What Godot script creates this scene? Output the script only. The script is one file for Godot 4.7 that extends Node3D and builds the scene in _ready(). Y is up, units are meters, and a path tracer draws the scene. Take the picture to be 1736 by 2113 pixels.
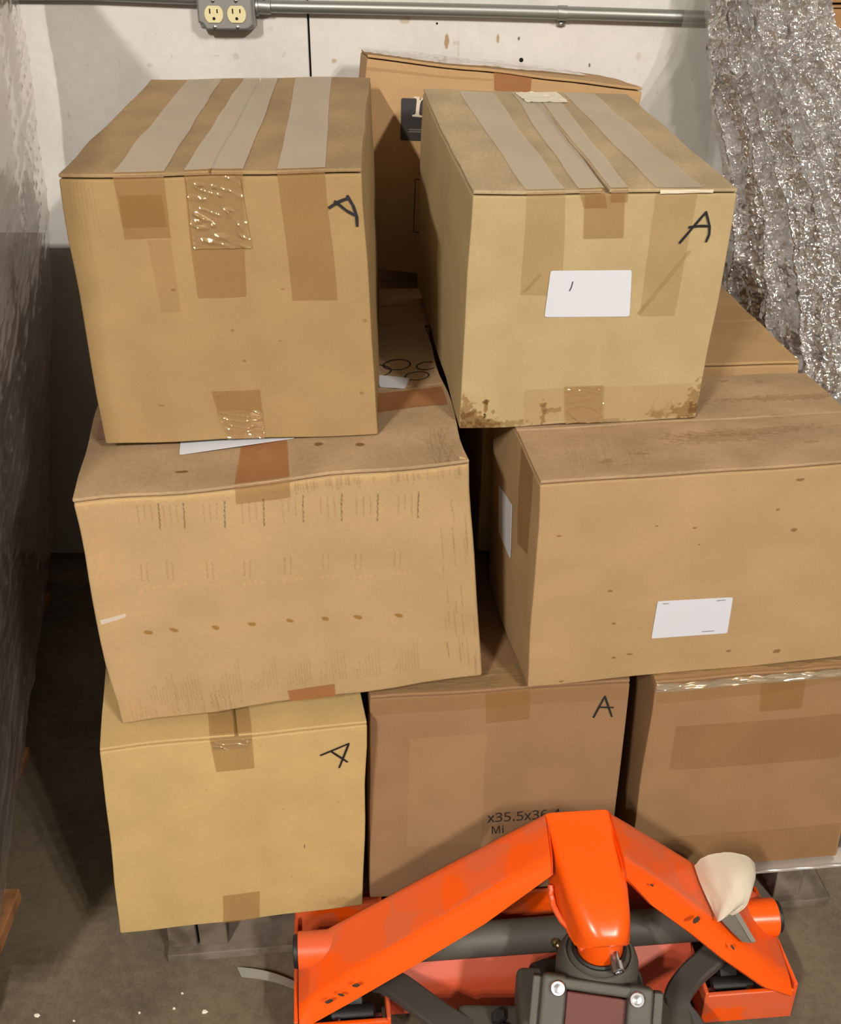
extends Node3D
# A pile of taped cartons on a wooden pallet against a warehouse wall, an orange pallet jack in front.

var taken := {}
var mats := {}
var fn := FastNoiseLite.new()
var dn := FastNoiseLite.new()
var tex := {}

func V(x: float, y: float, z: float) -> Vector3: return Vector3(x, y, z)

# ---------------------------------------------------------------- nodes and tags
func numbered(called: String) -> String:
	if not taken.has(called):
		taken[called] = 0
		return called
	taken[called] += 1
	return "%s_%03d" % [called, taken[called]]

func thing(called: String, label: String, category: String, at := Vector3.ZERO, turn := 0.0, group := "") -> Node3D:
	var o := Node3D.new()
	o.name = numbered(called)
	add_child(o)
	o.position = at
	o.rotation.y = turn
	tag(o, label, category, group)
	return o

func tag(o: Node3D, label: String, category: String, group := "") -> void:
	o.set_meta("label", label)
	o.set_meta("category", category)
	if group != "": o.set_meta("group", group)

func part(called: String, mesh: Mesh, mat: Material, parent: Node3D, label := "") -> MeshInstance3D:
	var o := MeshInstance3D.new()
	o.mesh = mesh
	o.name = called if parent != self else numbered(called)
	if mat != null: o.material_override = mat
	o.cast_shadow = GeometryInstance3D.SHADOW_CASTING_SETTING_ON
	parent.add_child(o, true)
	if label != "": o.set_meta("label", label)
	return o

# ---------------------------------------------------------------- mesh collector
class Mb:
	var p := PackedVector3Array()
	var u := PackedVector2Array()
	var s := PackedInt32Array()      # material slot of each triangle
	var slot := 0
	func tri(a: Vector3, b: Vector3, c: Vector3, ua := Vector2.ZERO, ub := Vector2.ZERO, uc := Vector2.ZERO) -> void:
		if (b - a).cross(c - a).length_squared() < 1e-20: return
		p.append(a); p.append(b); p.append(c)
		u.append(ua); u.append(ub); u.append(uc)
		s.append(slot)
	# a quad whose front looks along out
	func quad(a: Vector3, b: Vector3, c: Vector3, d: Vector3, out: Vector3, ua := Vector2.ZERO, ub := Vector2.ZERO, uc := Vector2.ZERO, ud := Vector2.ZERO) -> void:
		var n := (c - a).cross(d - b)
		if n.dot(out) < 0.0:             # counter-clockwise seen from out has n along out; Godot's fronts run clockwise
			tri(a, b, c, ua, ub, uc); tri(a, c, d, ua, uc, ud)
		else:
			tri(a, c, b, ua, uc, ub); tri(a, d, c, ua, ud, uc)
	func grid(rows: Array, out: Vector3, uv := Rect2(0, 0, 1, 1)) -> void:
		var n := rows.size()
		for i in n - 1:
			var m: int = rows[i].size()
			for j in m - 1:
				var v0 := uv.position.y + uv.size.y * i / (n - 1.0)
				var v1 := uv.position.y + uv.size.y * (i + 1) / (n - 1.0)
				var u0 := uv.position.x + uv.size.x * j / (m - 1.0)
				var u1 := uv.position.x + uv.size.x * (j + 1) / (m - 1.0)
				quad(rows[i][j], rows[i][j + 1], rows[i + 1][j + 1], rows[i + 1][j], out, Vector2(u0, v0), Vector2(u1, v0), Vector2(u1, v1), Vector2(u0, v1))
	# closed rings joined to a solid, ends capped with a fan
	func loft(rings: Array, caps := true) -> void:
		var from := p.size()
		var n: int = rings[0].size()
		for i in rings.size() - 1:
			for j in n:
				var k := (j + 1) % n
				var a: Vector3 = rings[i][j]
				var b: Vector3 = rings[i][k]
				var c: Vector3 = rings[i + 1][k]
				var d: Vector3 = rings[i + 1][j]
				var uj := float(j) / n
				var uk := float(j + 1) / n
				var vi := float(i) / (rings.size() - 1.0)
				var vk := float(i + 1) / (rings.size() - 1.0)
				tri(a, b, c, Vector2(uj, vi), Vector2(uk, vi), Vector2(uk, vk)); tri(a, c, d, Vector2(uj, vi), Vector2(uk, vk), Vector2(uj, vk))
		if caps:
			for e in 2:
				var r: Array = rings[0] if e == 0 else rings[rings.size() - 1]
				var mid := Vector3.ZERO
				for q in r: mid += q
				mid /= n
				for j in n:
					var k := (j + 1) % n
					if e == 0: tri(mid, r[k], r[j])
					else: tri(mid, r[j], r[k])
		outward(from)
	# turn the triangles from index on so that the volume they close looks outward
	func outward(from: int) -> void:
		var vol := 0.0
		var o := p[from] if p.size() > from else Vector3.ZERO
		for i in range(from, p.size(), 3):
			vol += (p[i] - o).dot((p[i + 1] - o).cross(p[i + 2] - o))
		if vol > 0.0:
			for i in range(from, p.size(), 3):
				var t := p[i + 1]
				p[i + 1] = p[i + 2]; p[i + 2] = t
				var w := u[i + 1]
				u[i + 1] = u[i + 2]; u[i + 2] = w
	func done(crease := 40.0, mm: Array = []) -> ArrayMesh:
		var cs := cos(deg_to_rad(crease))
		var nt := p.size() / 3
		var fnorm := PackedVector3Array()
		fnorm.resize(nt)
		var at := {}
		for i in nt:
			fnorm[i] = (p[i * 3 + 2] - p[i * 3]).cross(p[i * 3 + 1] - p[i * 3])
			for k in 3:
				var key := Vector3i((p[i * 3 + k] * 20000.0).round())
				if at.has(key): at[key].append(i)
				else: at[key] = PackedInt32Array([i])
		var nn := PackedVector3Array()
		nn.resize(p.size())
		for i in nt:
			var me := fnorm[i].normalized()
			for k in 3:
				var key := Vector3i((p[i * 3 + k] * 20000.0).round())
				var sum := Vector3.ZERO
				for j in at[key]:
					if fnorm[j].normalized().dot(me) > cs: sum += fnorm[j]
				nn[i * 3 + k] = sum.normalized() if sum.length_squared() > 0.0 else me
		var am := ArrayMesh.new()
		var slots := {}
		for x in s: slots[x] = true
		var order := slots.keys()
		order.sort()
		for sl in order:
			var P := PackedVector3Array()
			var N := PackedVector3Array()
			var U := PackedVector2Array()
			for i in nt:
				if s[i] != sl: continue
				for k in 3:
					P.append(p[i * 3 + k]); N.append(nn[i * 3 + k]); U.append(u[i * 3 + k])
			var arr := []
			arr.resize(Mesh.ARRAY_MAX)
			arr[Mesh.ARRAY_VERTEX] = P
			arr[Mesh.ARRAY_NORMAL] = N
			arr[Mesh.ARRAY_TEX_UV] = U
			am.add_surface_from_arrays(Mesh.PRIMITIVE_TRIANGLES, arr)
			if sl < mm.size(): am.surface_set_material(am.get_surface_count() - 1, mm[sl])
		return am

# ---------------------------------------------------------------- simple shapes
func span(lo: float, hi: float, r: float, n: int) -> Array:
	var a := [lo, lo + r * 0.35, lo + r]
	for i in range(1, n): a.append(lerpf(lo + r, hi - r, float(i) / n))
	a.append_array([hi - r, hi - r * 0.35, hi])
	return a

# a box with rounded edges; warp maps its points (null leaves them)
func rbox(m: Mb, lo: Vector3, hi: Vector3, r := 0.002, n := Vector3i(1, 1, 1), warp: Variant = null, dims := Vector3.ZERO, slots := {}) -> void:
	var R := minf(r, minf(hi.x - lo.x, minf(hi.y - lo.y, hi.z - lo.z)) * 0.49)
	var ax := [span(lo.x, hi.x, R, n.x), span(lo.y, hi.y, R, n.y), span(lo.z, hi.z, R, n.z)]
	var il := lo + Vector3.ONE * R
	var ih := hi - Vector3.ONE * R
	var D := dims if dims != Vector3.ZERO else (hi - lo)
	var O := Vector3.ZERO if dims != Vector3.ZERO else lo
	for a in 3:
		var b := (a + 1) % 3
		var c := (a + 2) % 3
		for side in 2:
			m.slot = slots.get(a * 2 + side, 0)
			var out := Vector3.ZERO
			out[a] = 1.0 if side == 1 else -1.0
			var P := []
			var U := []
			for i in ax[b].size():
				var row := []
				var urow := []
				for j in ax[c].size():
					var q := Vector3.ZERO
					q[a] = hi[a] if side == 1 else lo[a]
					q[b] = ax[b][i]
					q[c] = ax[c][j]
					var inn := q.clamp(il, ih)
					var d := q - inn
					q = inn + d.normalized() * R
					var f := (q - O) / D
					urow.append(Vector2(f.x, 1.0 - f.y) if a == 2 else (Vector2(f.x, f.z) if a == 1 else Vector2(f.z, 1.0 - f.y)))
					row.append((warp as Callable).call(q) if warp != null else q)
				P.append(row); U.append(urow)
			for i in P.size() - 1:
				for j in P[i].size() - 1:
					m.quad(P[i][j], P[i][j + 1], P[i + 1][j + 1], P[i + 1][j], out, U[i][j], U[i][j + 1], U[i + 1][j + 1], U[i + 1][j])
	m.slot = 0

func xf_warp(t: Transform3D): return func(q: Vector3) -> Vector3: return t * q

# tube along points with a radius
func tube(m: Mb, pts: Array, rad, sides := 20, caps := true) -> void:
	var rings := []
	var up := Vector3.UP
	for i in pts.size():
		var t: Vector3 = (pts[mini(i + 1, pts.size() - 1)] - pts[maxi(i - 1, 0)]).normalized()
		var x := up.cross(t)
		if x.length() < 0.05: x = Vector3.RIGHT.cross(t)
		x = x.normalized()
		var y := t.cross(x).normalized()
		var r: float = rad[i] if rad is Array else rad
		var ring := []
		for k in sides:
			var a := TAU * k / sides
			ring.append(pts[i] + (x * cos(a) + y * sin(a)) * r)
		rings.append(ring)
	m.loft(rings, caps)

# lathe about an axis through c: prof holds (radius, height) along dir
func lathe(m: Mb, c: Vector3, dir: Vector3, prof: Array, sides := 28) -> void:
	var t := dir.normalized()
	var x := t.cross(Vector3.UP if absf(t.y) < 0.9 else Vector3.RIGHT).normalized()
	var y := t.cross(x)
	var rings := []
	for q in prof:
		var ring := []
		for k in sides:
			var a := TAU * k / sides
			ring.append(c + t * q.y + (x * cos(a) + y * sin(a)) * maxf(q.x, 0.0001))
		rings.append(ring)
	m.loft(rings, true)

# polyline with its corners rounded
func rounded(pts: Array, r: float, k := 4) -> Array:
	var o := []
	for i in pts.size():
		if i == 0 or i == pts.size() - 1:
			o.append(pts[i])
			continue
		var a: Vector3 = pts[i] + (pts[i - 1] - pts[i]).limit_length(r)
		var b: Vector3 = pts[i] + (pts[i + 1] - pts[i]).limit_length(r)
		for j in k + 1:
			var t := float(j) / k
			o.append(a.lerp(pts[i], t).lerp((pts[i] as Vector3).lerp(b, t), t))
	return o

# ---------------------------------------------------------------- textures
func mottled(called: String, size: int, amount: float, fine: float, coarse: float, seed_: int, fleck := 0.0, tint := Color(1, 1, 1)) -> Image:
	var img := Image.create_empty(size, size, false, Image.FORMAT_RGB8)
	var f := FastNoiseLite.new()
	f.noise_type = FastNoiseLite.TYPE_SIMPLEX_SMOOTH
	f.fractal_octaves = 4
	f.seed = seed_
	f.frequency = coarse
	var a := f.get_seamless_image(size, size)
	f.seed = seed_ + 7
	f.frequency = fine
	f.fractal_octaves = 2
	var b := f.get_seamless_image(size, size)
	a.convert(Image.FORMAT_L8); b.convert(Image.FORMAT_L8)
	var da := a.get_data()
	var db := b.get_data()
	var dat := PackedByteArray()
	dat.resize(size * size * 3)
	var rng := RandomNumberGenerator.new()
	rng.seed = seed_
	for i in size * size:
		var x := 1.0 + amount * ((da[i] / 255.0 - 0.5) * 1.3 + (db[i] / 255.0 - 0.5) * 0.7)
		x += (rng.randf() - 0.5) * fleck
		x *= 0.93
		dat[i * 3] = int(clampf(x * tint.r, 0, 1) * 255.0)
		dat[i * 3 + 1] = int(clampf(x * tint.g, 0, 1) * 255.0)
		dat[i * 3 + 2] = int(clampf(x * tint.b, 0, 1) * 255.0)
	img = Image.create_from_data(size, size, false, Image.FORMAT_RGB8, dat)
	tex[called] = img
	return img

# a soft stain or patch of shade with a ragged rim; u right, v up, in parts of the face
func blot(img: Image, u: float, v: float, ru: float, rv: float, c: Color, a: float, ragged := 0.5, turn := 0.0) -> void:
	var W := img.get_width()
	var H := img.get_height()
	var R := maxf(ru, rv) * 1.5
	for y in range(maxi(0, int((1.0 - v - R) * H)), mini(H, int((1.0 - v + R) * H) + 1)):
		for x in range(maxi(0, int((u - R) * W)), mini(W, int((u + R) * W) + 1)):
			var d := Vector2((x + 0.5) / W - u, 1.0 - (y + 0.5) / H - v).rotated(-turn) / Vector2(ru, rv)
			var e := d.length() + ragged * fn.get_noise_2d(x * 3.0 + u * 900.0, y * 3.0)
			var w := a * (1.0 - smoothstep(0.75, 1.15, e))
			if w > 0.003:
				var o := img.get_pixel(x, y)
				img.set_pixel(x, y, o.lerp(Color(o.r * c.r, o.g * c.g, o.b * c.b), w))

func scratch(img: Image, u0: float, v0: float, u1: float, v1: float, wd: float, c: Color, a: float) -> void:
	var n := int(maxf(absf(u1 - u0), absf(v1 - v0)) * img.get_width()) + 1
	for i in n + 1:
		var t := float(i) / n
		var q := Vector2(lerpf(u0, u1, t) + 0.0008 * fn.get_noise_2d(i * 4.0, u0 * 999.0), lerpf(v0, v1, t))
		var W := img.get_width()
		var r := int(maxf(1.0, wd * W * 0.5))
		var al := a * (0.6 + 0.6 * fn.get_noise_2d(i * 9.0, v0 * 777.0 + 40.0))
		for dx in range(-r, r):
			var x := int(q.x * W) + dx
			var y := int((1.0 - q.y) * img.get_height())
			if x < 0 or y < 0 or x >= W or y >= img.get_height(): continue
			var o := img.get_pixel(x, y)
			img.set_pixel(x, y, o.lerp(Color(o.r * c.r, o.g * c.g, o.b * c.b), clampf(al, 0, 1)))

func std(called: String, c: Color, rough := 0.8, metal := 0.0, spec := 0.5) -> StandardMaterial3D:
	var m := StandardMaterial3D.new()
	m.resource_name = called
	m.albedo_color = c
	m.roughness = rough
	m.metallic = metal
	m.metallic_specular = spec
	mats[called] = m
	return m

func textured(called: String, img: Image, c: Color, rough := 0.85, triplanar := 0.0) -> StandardMaterial3D:
	var m := std(called, c, rough, 0.0, 0.4)
	m.albedo_texture = ImageTexture.create_from_image(img)
	if triplanar > 0.0:
		m.uv1_triplanar = true
		m.uv1_scale = Vector3.ONE * triplanar
	return m

func film(called: String, c: Color, alpha: float, rough: float, spec := 0.5, sheen := 0.0) -> StandardMaterial3D:
	var m := std(called, Color(c.r, c.g, c.b, alpha), rough, sheen, spec)
	m.transparency = BaseMaterial3D.TRANSPARENCY_ALPHA
	m.cull_mode = BaseMaterial3D.CULL_DISABLED
	return m

func rgb(r: int, g: int, b: int) -> Color: return Color(r / 255.0, g / 255.0, b / 255.0)

# ---------------------------------------------------------------- cartons
class Carton:
	var root: Node3D
	var c: Array            # 8 corners: x runs fastest, then y, then z (back to front)
	var d: Vector3
	var bulge := Vector3(0.003, 0.0, 0.003)
	var dent := 0.0018
	var noise: FastNoiseLite
	var sid := 0.0
	func at(q: Vector3) -> Vector3:
		var f := q / d
		var a: Vector3 = c[0].lerp(c[1], f.x).lerp(c[2].lerp(c[3], f.x), f.y)
		var b: Vector3 = c[4].lerp(c[5], f.x).lerp(c[6].lerp(c[7], f.x), f.y)
		var o := a.lerp(b, f.z)
		var g := f.clamp(Vector3.ZERO, Vector3.ONE)
		var sx := sin(PI * g.x)
		var sy := sin(PI * g.y)
		var sz := sin(PI * g.z)
		o += (c[1] - c[0]).normalized() * (bulge.x * (2.0 * g.x - 1.0) * sy * sz)
		o += (c[2] - c[0]).normalized() * (bulge.y * (2.0 * g.y - 1.0) * sx * sz)
		o += (c[4] - c[0]).normalized() * (bulge.z * (2.0 * g.z - 1.0) * sx * sy)
		var k := q * 330.0
		o += Vector3(noise.get_noise_3d(k.x, k.y, k.z + sid), noise.get_noise_3d(k.y, k.z, k.x + sid + 50.0), noise.get_noise_3d(k.z, k.x, k.y + sid + 90.0)) * dent
		return o

var carton_no := 0

# seam: "z" the top flaps meet along the depth, "x" along the width
func carton(label: String, corners: Array, tint: Color, seam := "z", front_img: Image = null, top_img: Image = null, gap := 0.0035, lift := 0.0016, wear := 1.0) -> Carton:
	var k := Carton.new()
	carton_no += 1
	k.dent *= wear
	k.noise = dn
	k.sid = carton_no * 311.0
	var base := Vector3.ZERO
	for i in [0, 1, 4, 5]: base += corners[i] * 0.25
	k.root = thing("carton", label, "box", base, 0.0, "")
	k.c = []
	for v in corners: k.c.append(v - base)
	k.d = Vector3((corners[5] - corners[4]).length(), (corners[6] - corners[4]).length(), (corners[5] - corners[1]).length())
	var plain := textured("cardboard", tex.card, tint)
	var mm := [plain, textured("cardboard_front", front_img if front_img else tex.card, tint)]
	var t := 0.0045
	var w := func(q: Vector3) -> Vector3: return k.at(q)
	var m := Mb.new()
	rbox(m, Vector3.ZERO, k.d - Vector3(0, t + lift, 0), 0.0028 * (0.5 + 0.5 * wear), Vector3i(12, 10, 14), w, k.d, {5: 1})
	part("body", m.done(50.0, mm), null, k.root)
	var tm := textured("cardboard_flap", top_img if top_img else tex.card, tint)
	for s in 2:
		var lo := Vector3(0.0005, k.d.y - t, 0.0005)
		var hi := k.d - Vector3(0.0005, 0, 0.0005)
		if seam == "z":
			if s == 0: hi.x = k.d.x * 0.5 - gap * 0.5
			else: lo.x = k.d.x * 0.5 + gap * 0.5
		else:
			if s == 0: hi.z = k.d.z * 0.5 - gap * 0.5
			else: lo.z = k.d.z * 0.5 + gap * 0.5
		var f := Mb.new()
		rbox(f, lo, hi, 0.0016, Vector3i(8, 1, 14) if seam == "z" else Vector3i(14, 1, 8), w, k.d)
		part("top_flap", f.done(50.0), tm, k.root)
	return k

# a strip of tape over the carton: rows of [left point, right point, outward], points in parts of the carton's size
func strip(k: Carton, rows: Array, mat: Material, off := 0.0007, wrinkle := 0.0, called := "packing_tape", label := "", per := 10, across := 6) -> MeshInstance3D:
	var grid := []
	if wrinkle > 0.0015:
		per = maxi(per, 34)
		across = 26
	for i in rows.size() - 1:
		var n := per if (rows[i][2] as Vector3).is_equal_approx(rows[i + 1][2]) else 3
		for j in n + (1 if i == rows.size() - 2 else 0):
			var t := float(j) / n
			var a: Vector3 = (rows[i][0] as Vector3).lerp(rows[i + 1][0], t)
			var b: Vector3 = (rows[i][1] as Vector3).lerp(rows[i + 1][1], t)
			var o: Vector3 = (rows[i][2] as Vector3).lerp(rows[i + 1][2], t).normalized()
			var line := []
			for x in across + 1:
				var q := a.lerp(b, float(x) / across) * k.d
				var h := off
				if wrinkle > 0.0:
					var r := 1.0 - absf(dn.get_noise_3d(q.x * 520.0 + k.sid, q.y * 4200.0 + q.x * 900.0 + q.z * 3600.0, q.x * 900.0 + 70.0)) * 2.4
					h += wrinkle * (0.25 + 0.75 * pow(maxf(r, 0.0), 4.0))
				line.append(k.at(q + o * h))
			grid.append(line)
	var m := Mb.new()
	var r0: Vector3 = rows[0][2]
	m.grid(grid, (r0 + (rows[rows.size() - 1][2] as Vector3)).normalized())
	return part(called, m.done(60.0), mat, k.root, label)

const TOP := Vector3(0, 1, 0)
const FRONT := Vector3(0, 0, 1)

func fq(u: float, v: float) -> Vector3: return Vector3(u, v, 1.0)
func tq(u: float, v: float) -> Vector3: return Vector3(u, 1.0, v)

# flat pen strokes: polylines of (u, v) on the front
func pen(k: Carton, lines: Array, wd: float, mat: Material, called := "marker_letter", label := "") -> void:
	var m := Mb.new()
	for l in lines:
		for i in l.size() - 1:
			var a := Vector3(l[i].x, l[i].y, 1.0) * k.d
			var b := Vector3(l[i + 1].x, l[i + 1].y, 1.0) * k.d
			var t := (b - a).normalized()
			var s := Vector3(-t.y, t.x, 0) * wd * 0.5
			a -= t * wd * 0.3
			b += t * wd * 0.3
			var rows := []
			for j in 5:
				var f := j / 4.0
				var q := a.lerp(b, f) + FRONT * 0.0019
				var sw := s * (1.0 - 0.35 * absf(f - 0.35))
				rows.append([k.at(q - sw), k.at(q + sw)])
			m.grid(rows, FRONT)
	part(called, m.done(), mat, k.root, label)

func sticker(k: Carton, q: Array, face: Vector3, mat: Material, called := "label", label := "") -> MeshInstance3D:
	# q: four corners in parts of the carton, in turn; a thin slip of paper with rounded corners
	var pts := []
	for i in 4:
		var a: Vector3 = q[i] * k.d
		var b: Vector3 = q[(i + 3) % 4] * k.d
		var c: Vector3 = q[(i + 1) % 4] * k.d
		for j in 4:
			var t := j / 3.0
			var p0 := a + (b - a).limit_length(0.003)
			var p1 := a + (c - a).limit_length(0.003)
			pts.append(p0.lerp(a, t).lerp(a.lerp(p1, t), t))
	var rings := []
	for h in [0.0002, 0.0007]:
		var ring := []
		for p in pts: ring.append(k.at(p + face * (h as float + 0.0008)))
		rings.append(ring)
	var m := Mb.new()
	m.loft(rings)
	return part(called, m.done(), mat, k.root, label)

func text_on(k: Carton, words: String, font: String, u: float, v: float, height: float, mat: Material, parent: Node3D, called: String, off := 0.0008) -> void:
	var t := TextMesh.new()
	var sf := SystemFont.new()
	sf.font_names = PackedStringArray([font])
	t.font = sf
	t.text = words
	t.font_size = 64
	t.pixel_size = height / 46.0
	t.depth = 0.0004
	t.curve_step = 2.0
	t.horizontal_alignment = HORIZONTAL_ALIGNMENT_LEFT
	t.vertical_alignment = VERTICAL_ALIGNMENT_BOTTOM
	var o := part(called, t, mat, parent)
	var a := k.at(Vector3(u, v, 1) * k.d + FRONT * off)
	var x := (k.at(Vector3(u + 0.05, v, 1) * k.d + FRONT * off) - a).normalized()
	var y := (k.at(Vector3(u, v + 0.05, 1) * k.d + FRONT * off) - a).normalized()
	var z := x.cross(y).normalized()
	y = z.cross(x)
	var where := Transform3D(Basis(x, y, z), a)
	var up: Node3D = parent
	while up != k.root:
		where = up.transform.affine_inverse() * where
		up = up.get_parent()
	o.transform = where

# ================================================================= the scene
func _ready() -> void:
	fn.noise_type = FastNoiseLite.TYPE_SIMPLEX_SMOOTH
	fn.seed = 11
	fn.frequency = 0.02
	fn.fractal_octaves = 3
	dn.noise_type = FastNoiseLite.TYPE_SIMPLEX_SMOOTH
	dn.seed = 5
	dn.frequency = 0.02
	dn.fractal_octaves = 1
	# --- camera
	var cam := Camera3D.new()
	cam.name = "camera"
	add_child(cam)
	cam.position = Vector3(0, 1.4446, 0)
	cam.rotation_degrees = Vector3(-30.133, 0, 0)
	cam.fov = 47.69
	cam.near = 0.05
	cam.current = true
	# --- sky, exposure
	var we := WorldEnvironment.new()
	we.name = "world"
	var env := Environment.new()
	env.background_mode = Environment.BG_COLOR
	env.background_color = Color(0.02, 0.02, 0.022)
	env.tonemap_mode = Environment.TONE_MAPPER_LINEAR
	env.tonemap_exposure = 1.0
	env.sdfgi_enabled = true
	env.ssao_enabled = true
	env.ssil_enabled = true
	we.environment = env
	add_child(we)
	# --- lamps: two strip lights under the ceiling, in front of the pile, one to each side
	lamp_spots = [[Vector3(2.1, 3.65, 2.6), 17.6], [Vector3(-1.45, 3.65, 2.6), 17.6]]
	for l in lamp_spots: strip_light(l[0], l[1])
	materials()
	room()
	wall_fittings()
	left_stack()
	pallet()
	cartons()
	bubble_stack()
	pallet_jack()
	small_things()

var lamp_spots := []

func strip_light(at: Vector3, energy: float) -> void:
	var t := thing("ceiling_light", "white strip light hanging under the ceiling, %s" % ("the right one" if at.x > 0.0 else "the left one"), "light", at)
	var m := Mb.new()
	rbox(m, V(-0.09, 0.0, -0.62), V(0.09, 0.06, 0.62), 0.01)
	part("housing", m.done(), std("lamp_housing", rgb(225, 225, 220), 0.5), t)
	var g := std("lamp_tube", rgb(255, 250, 240), 0.4)
	g.emission_enabled = true
	g.emission = rgb(255, 246, 230)
	g.emission_energy_multiplier = 2.0
	for s in [-1, 1]:
		var tb := Mb.new()
		tube(tb, [V(0.04 * s, -0.02, -0.58), V(0.04 * s, -0.02, 0.58)], 0.013, 12)
		part("tube", tb.done(), g, t)
	for s in [-1, 1]:
		var r := Mb.new()
		tube(r, [V(0, 0.06, 0.5 * s), V(0, 0.24, 0.5 * s)], 0.006, 8)
		part("hanger", r.done(), mats.lamp_housing, t)
	for z in [-0.4, 0.0, 0.4]:
		var a := OmniLight3D.new()
		a.name = "lamp"
		a.light_color = Color(1.0, 0.975, 0.935)
		a.light_energy = energy / 3.0
		a.light_size = 0.06
		a.omni_range = 20.0
		a.omni_attenuation = 2.0
		a.shadow_enabled = true
		t.add_child(a, true)
		a.position = V(0, -0.1, z)

func materials() -> void:
	mottled("card", 512, 0.05, 0.12, 0.006, 3, 0.05)
	mottled("card_dusty", 512, 0.13, 0.1, 0.006, 8, 0.05, Color(0.95, 0.95, 1.0))
	mottled("plaster", 512, 0.05, 0.06, 0.006, 21, 0.02)
	mottled("concrete", 512, 0.22, 0.09, 0.008, 33, 0.12)
	mottled("woodgrain", 256, 0.35, 0.02, 0.01, 44, 0.1)
	# one tape, two tints: pale on tops to paint its sheen, browner on fronts
	film("tape_sheen_pale", rgb(205, 190, 165), 0.5, 0.28)
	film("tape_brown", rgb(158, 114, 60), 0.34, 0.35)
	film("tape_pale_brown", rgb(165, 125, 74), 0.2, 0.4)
	film("tape_red", rgb(166, 106, 60), 0.6, 0.3)
	film("tape_crinkled", rgb(205, 170, 122), 0.24, 0.1, 0.7, 0.45)
	std("paper", rgb(204, 206, 214), 0.85)
	std("ink", rgb(22, 18, 20), 0.6)
	std("print", rgb(48, 36, 30), 0.8)
	std("sticker_black", rgb(38, 36, 36), 0.5)
	std("sticker_print", rgb(205, 190, 170), 0.7)
	std("dark_metal", rgb(54, 52, 48), 0.5, 0.3)
	std("black", rgb(20, 19, 19), 0.55)
	std("rubber", rgb(30, 29, 28), 0.7)
	std("chrome", rgb(205, 205, 208), 0.22, 1.0)
	std("brass", rgb(170, 150, 110), 0.35, 1.0)
	std("galvanised", rgb(150, 152, 146), 0.42, 0.75)
	std("grey_plate", rgb(146, 144, 141), 0.45, 0.35)
	std("ivory", rgb(224, 212, 165), 0.45)
	std("slot", rgb(12, 10, 8), 0.9)
	# orange paint with a dull dusty bloom in patches
	var n := NoiseTexture2D.new()
	var f := FastNoiseLite.new()
	f.seed = 5
	f.frequency = 0.006
	f.fractal_octaves = 2
	n.noise = f
	n.width = 512
	n.height = 512
	n.seamless = true
	var ramp := Gradient.new()
	ramp.offsets = PackedFloat32Array([0.0, 0.46, 0.5, 1.0])
	ramp.colors = PackedColorArray([rgb(240, 86, 6), rgb(238, 84, 8), rgb(214, 92, 50), rgb(208, 94, 60)])
	n.color_ramp = ramp
	var o := std("orange", Color(1, 1, 1), 0.34, 0.0, 0.5)
	o.albedo_texture = n
	o.uv1_triplanar = true
	o.uv1_scale = Vector3.ONE * 3.2
	std("orange_clean", rgb(242, 88, 12), 0.28, 0.0, 0.5)
	std("orange_dull", rgb(196, 78, 44), 0.5)
	std("red_panel", rgb(92, 38, 26), 0.6)
	std("pump_metal", rgb(78, 75, 67), 0.6, 0.1)
	std("tube_metal", rgb(88, 84, 77), 0.6, 0.1)

# ---------------------------------------------------------------- room
func solid(called: String, lo: Vector3, hi: Vector3, mat: Material, parent: Node3D = self, r := 0.004) -> MeshInstance3D:
	var m := Mb.new()
	rbox(m, lo, hi, r)
	var o := part(called, m.done(), mat, parent)
	if parent == self: o.set_meta("kind", "structure")
	return o

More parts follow.
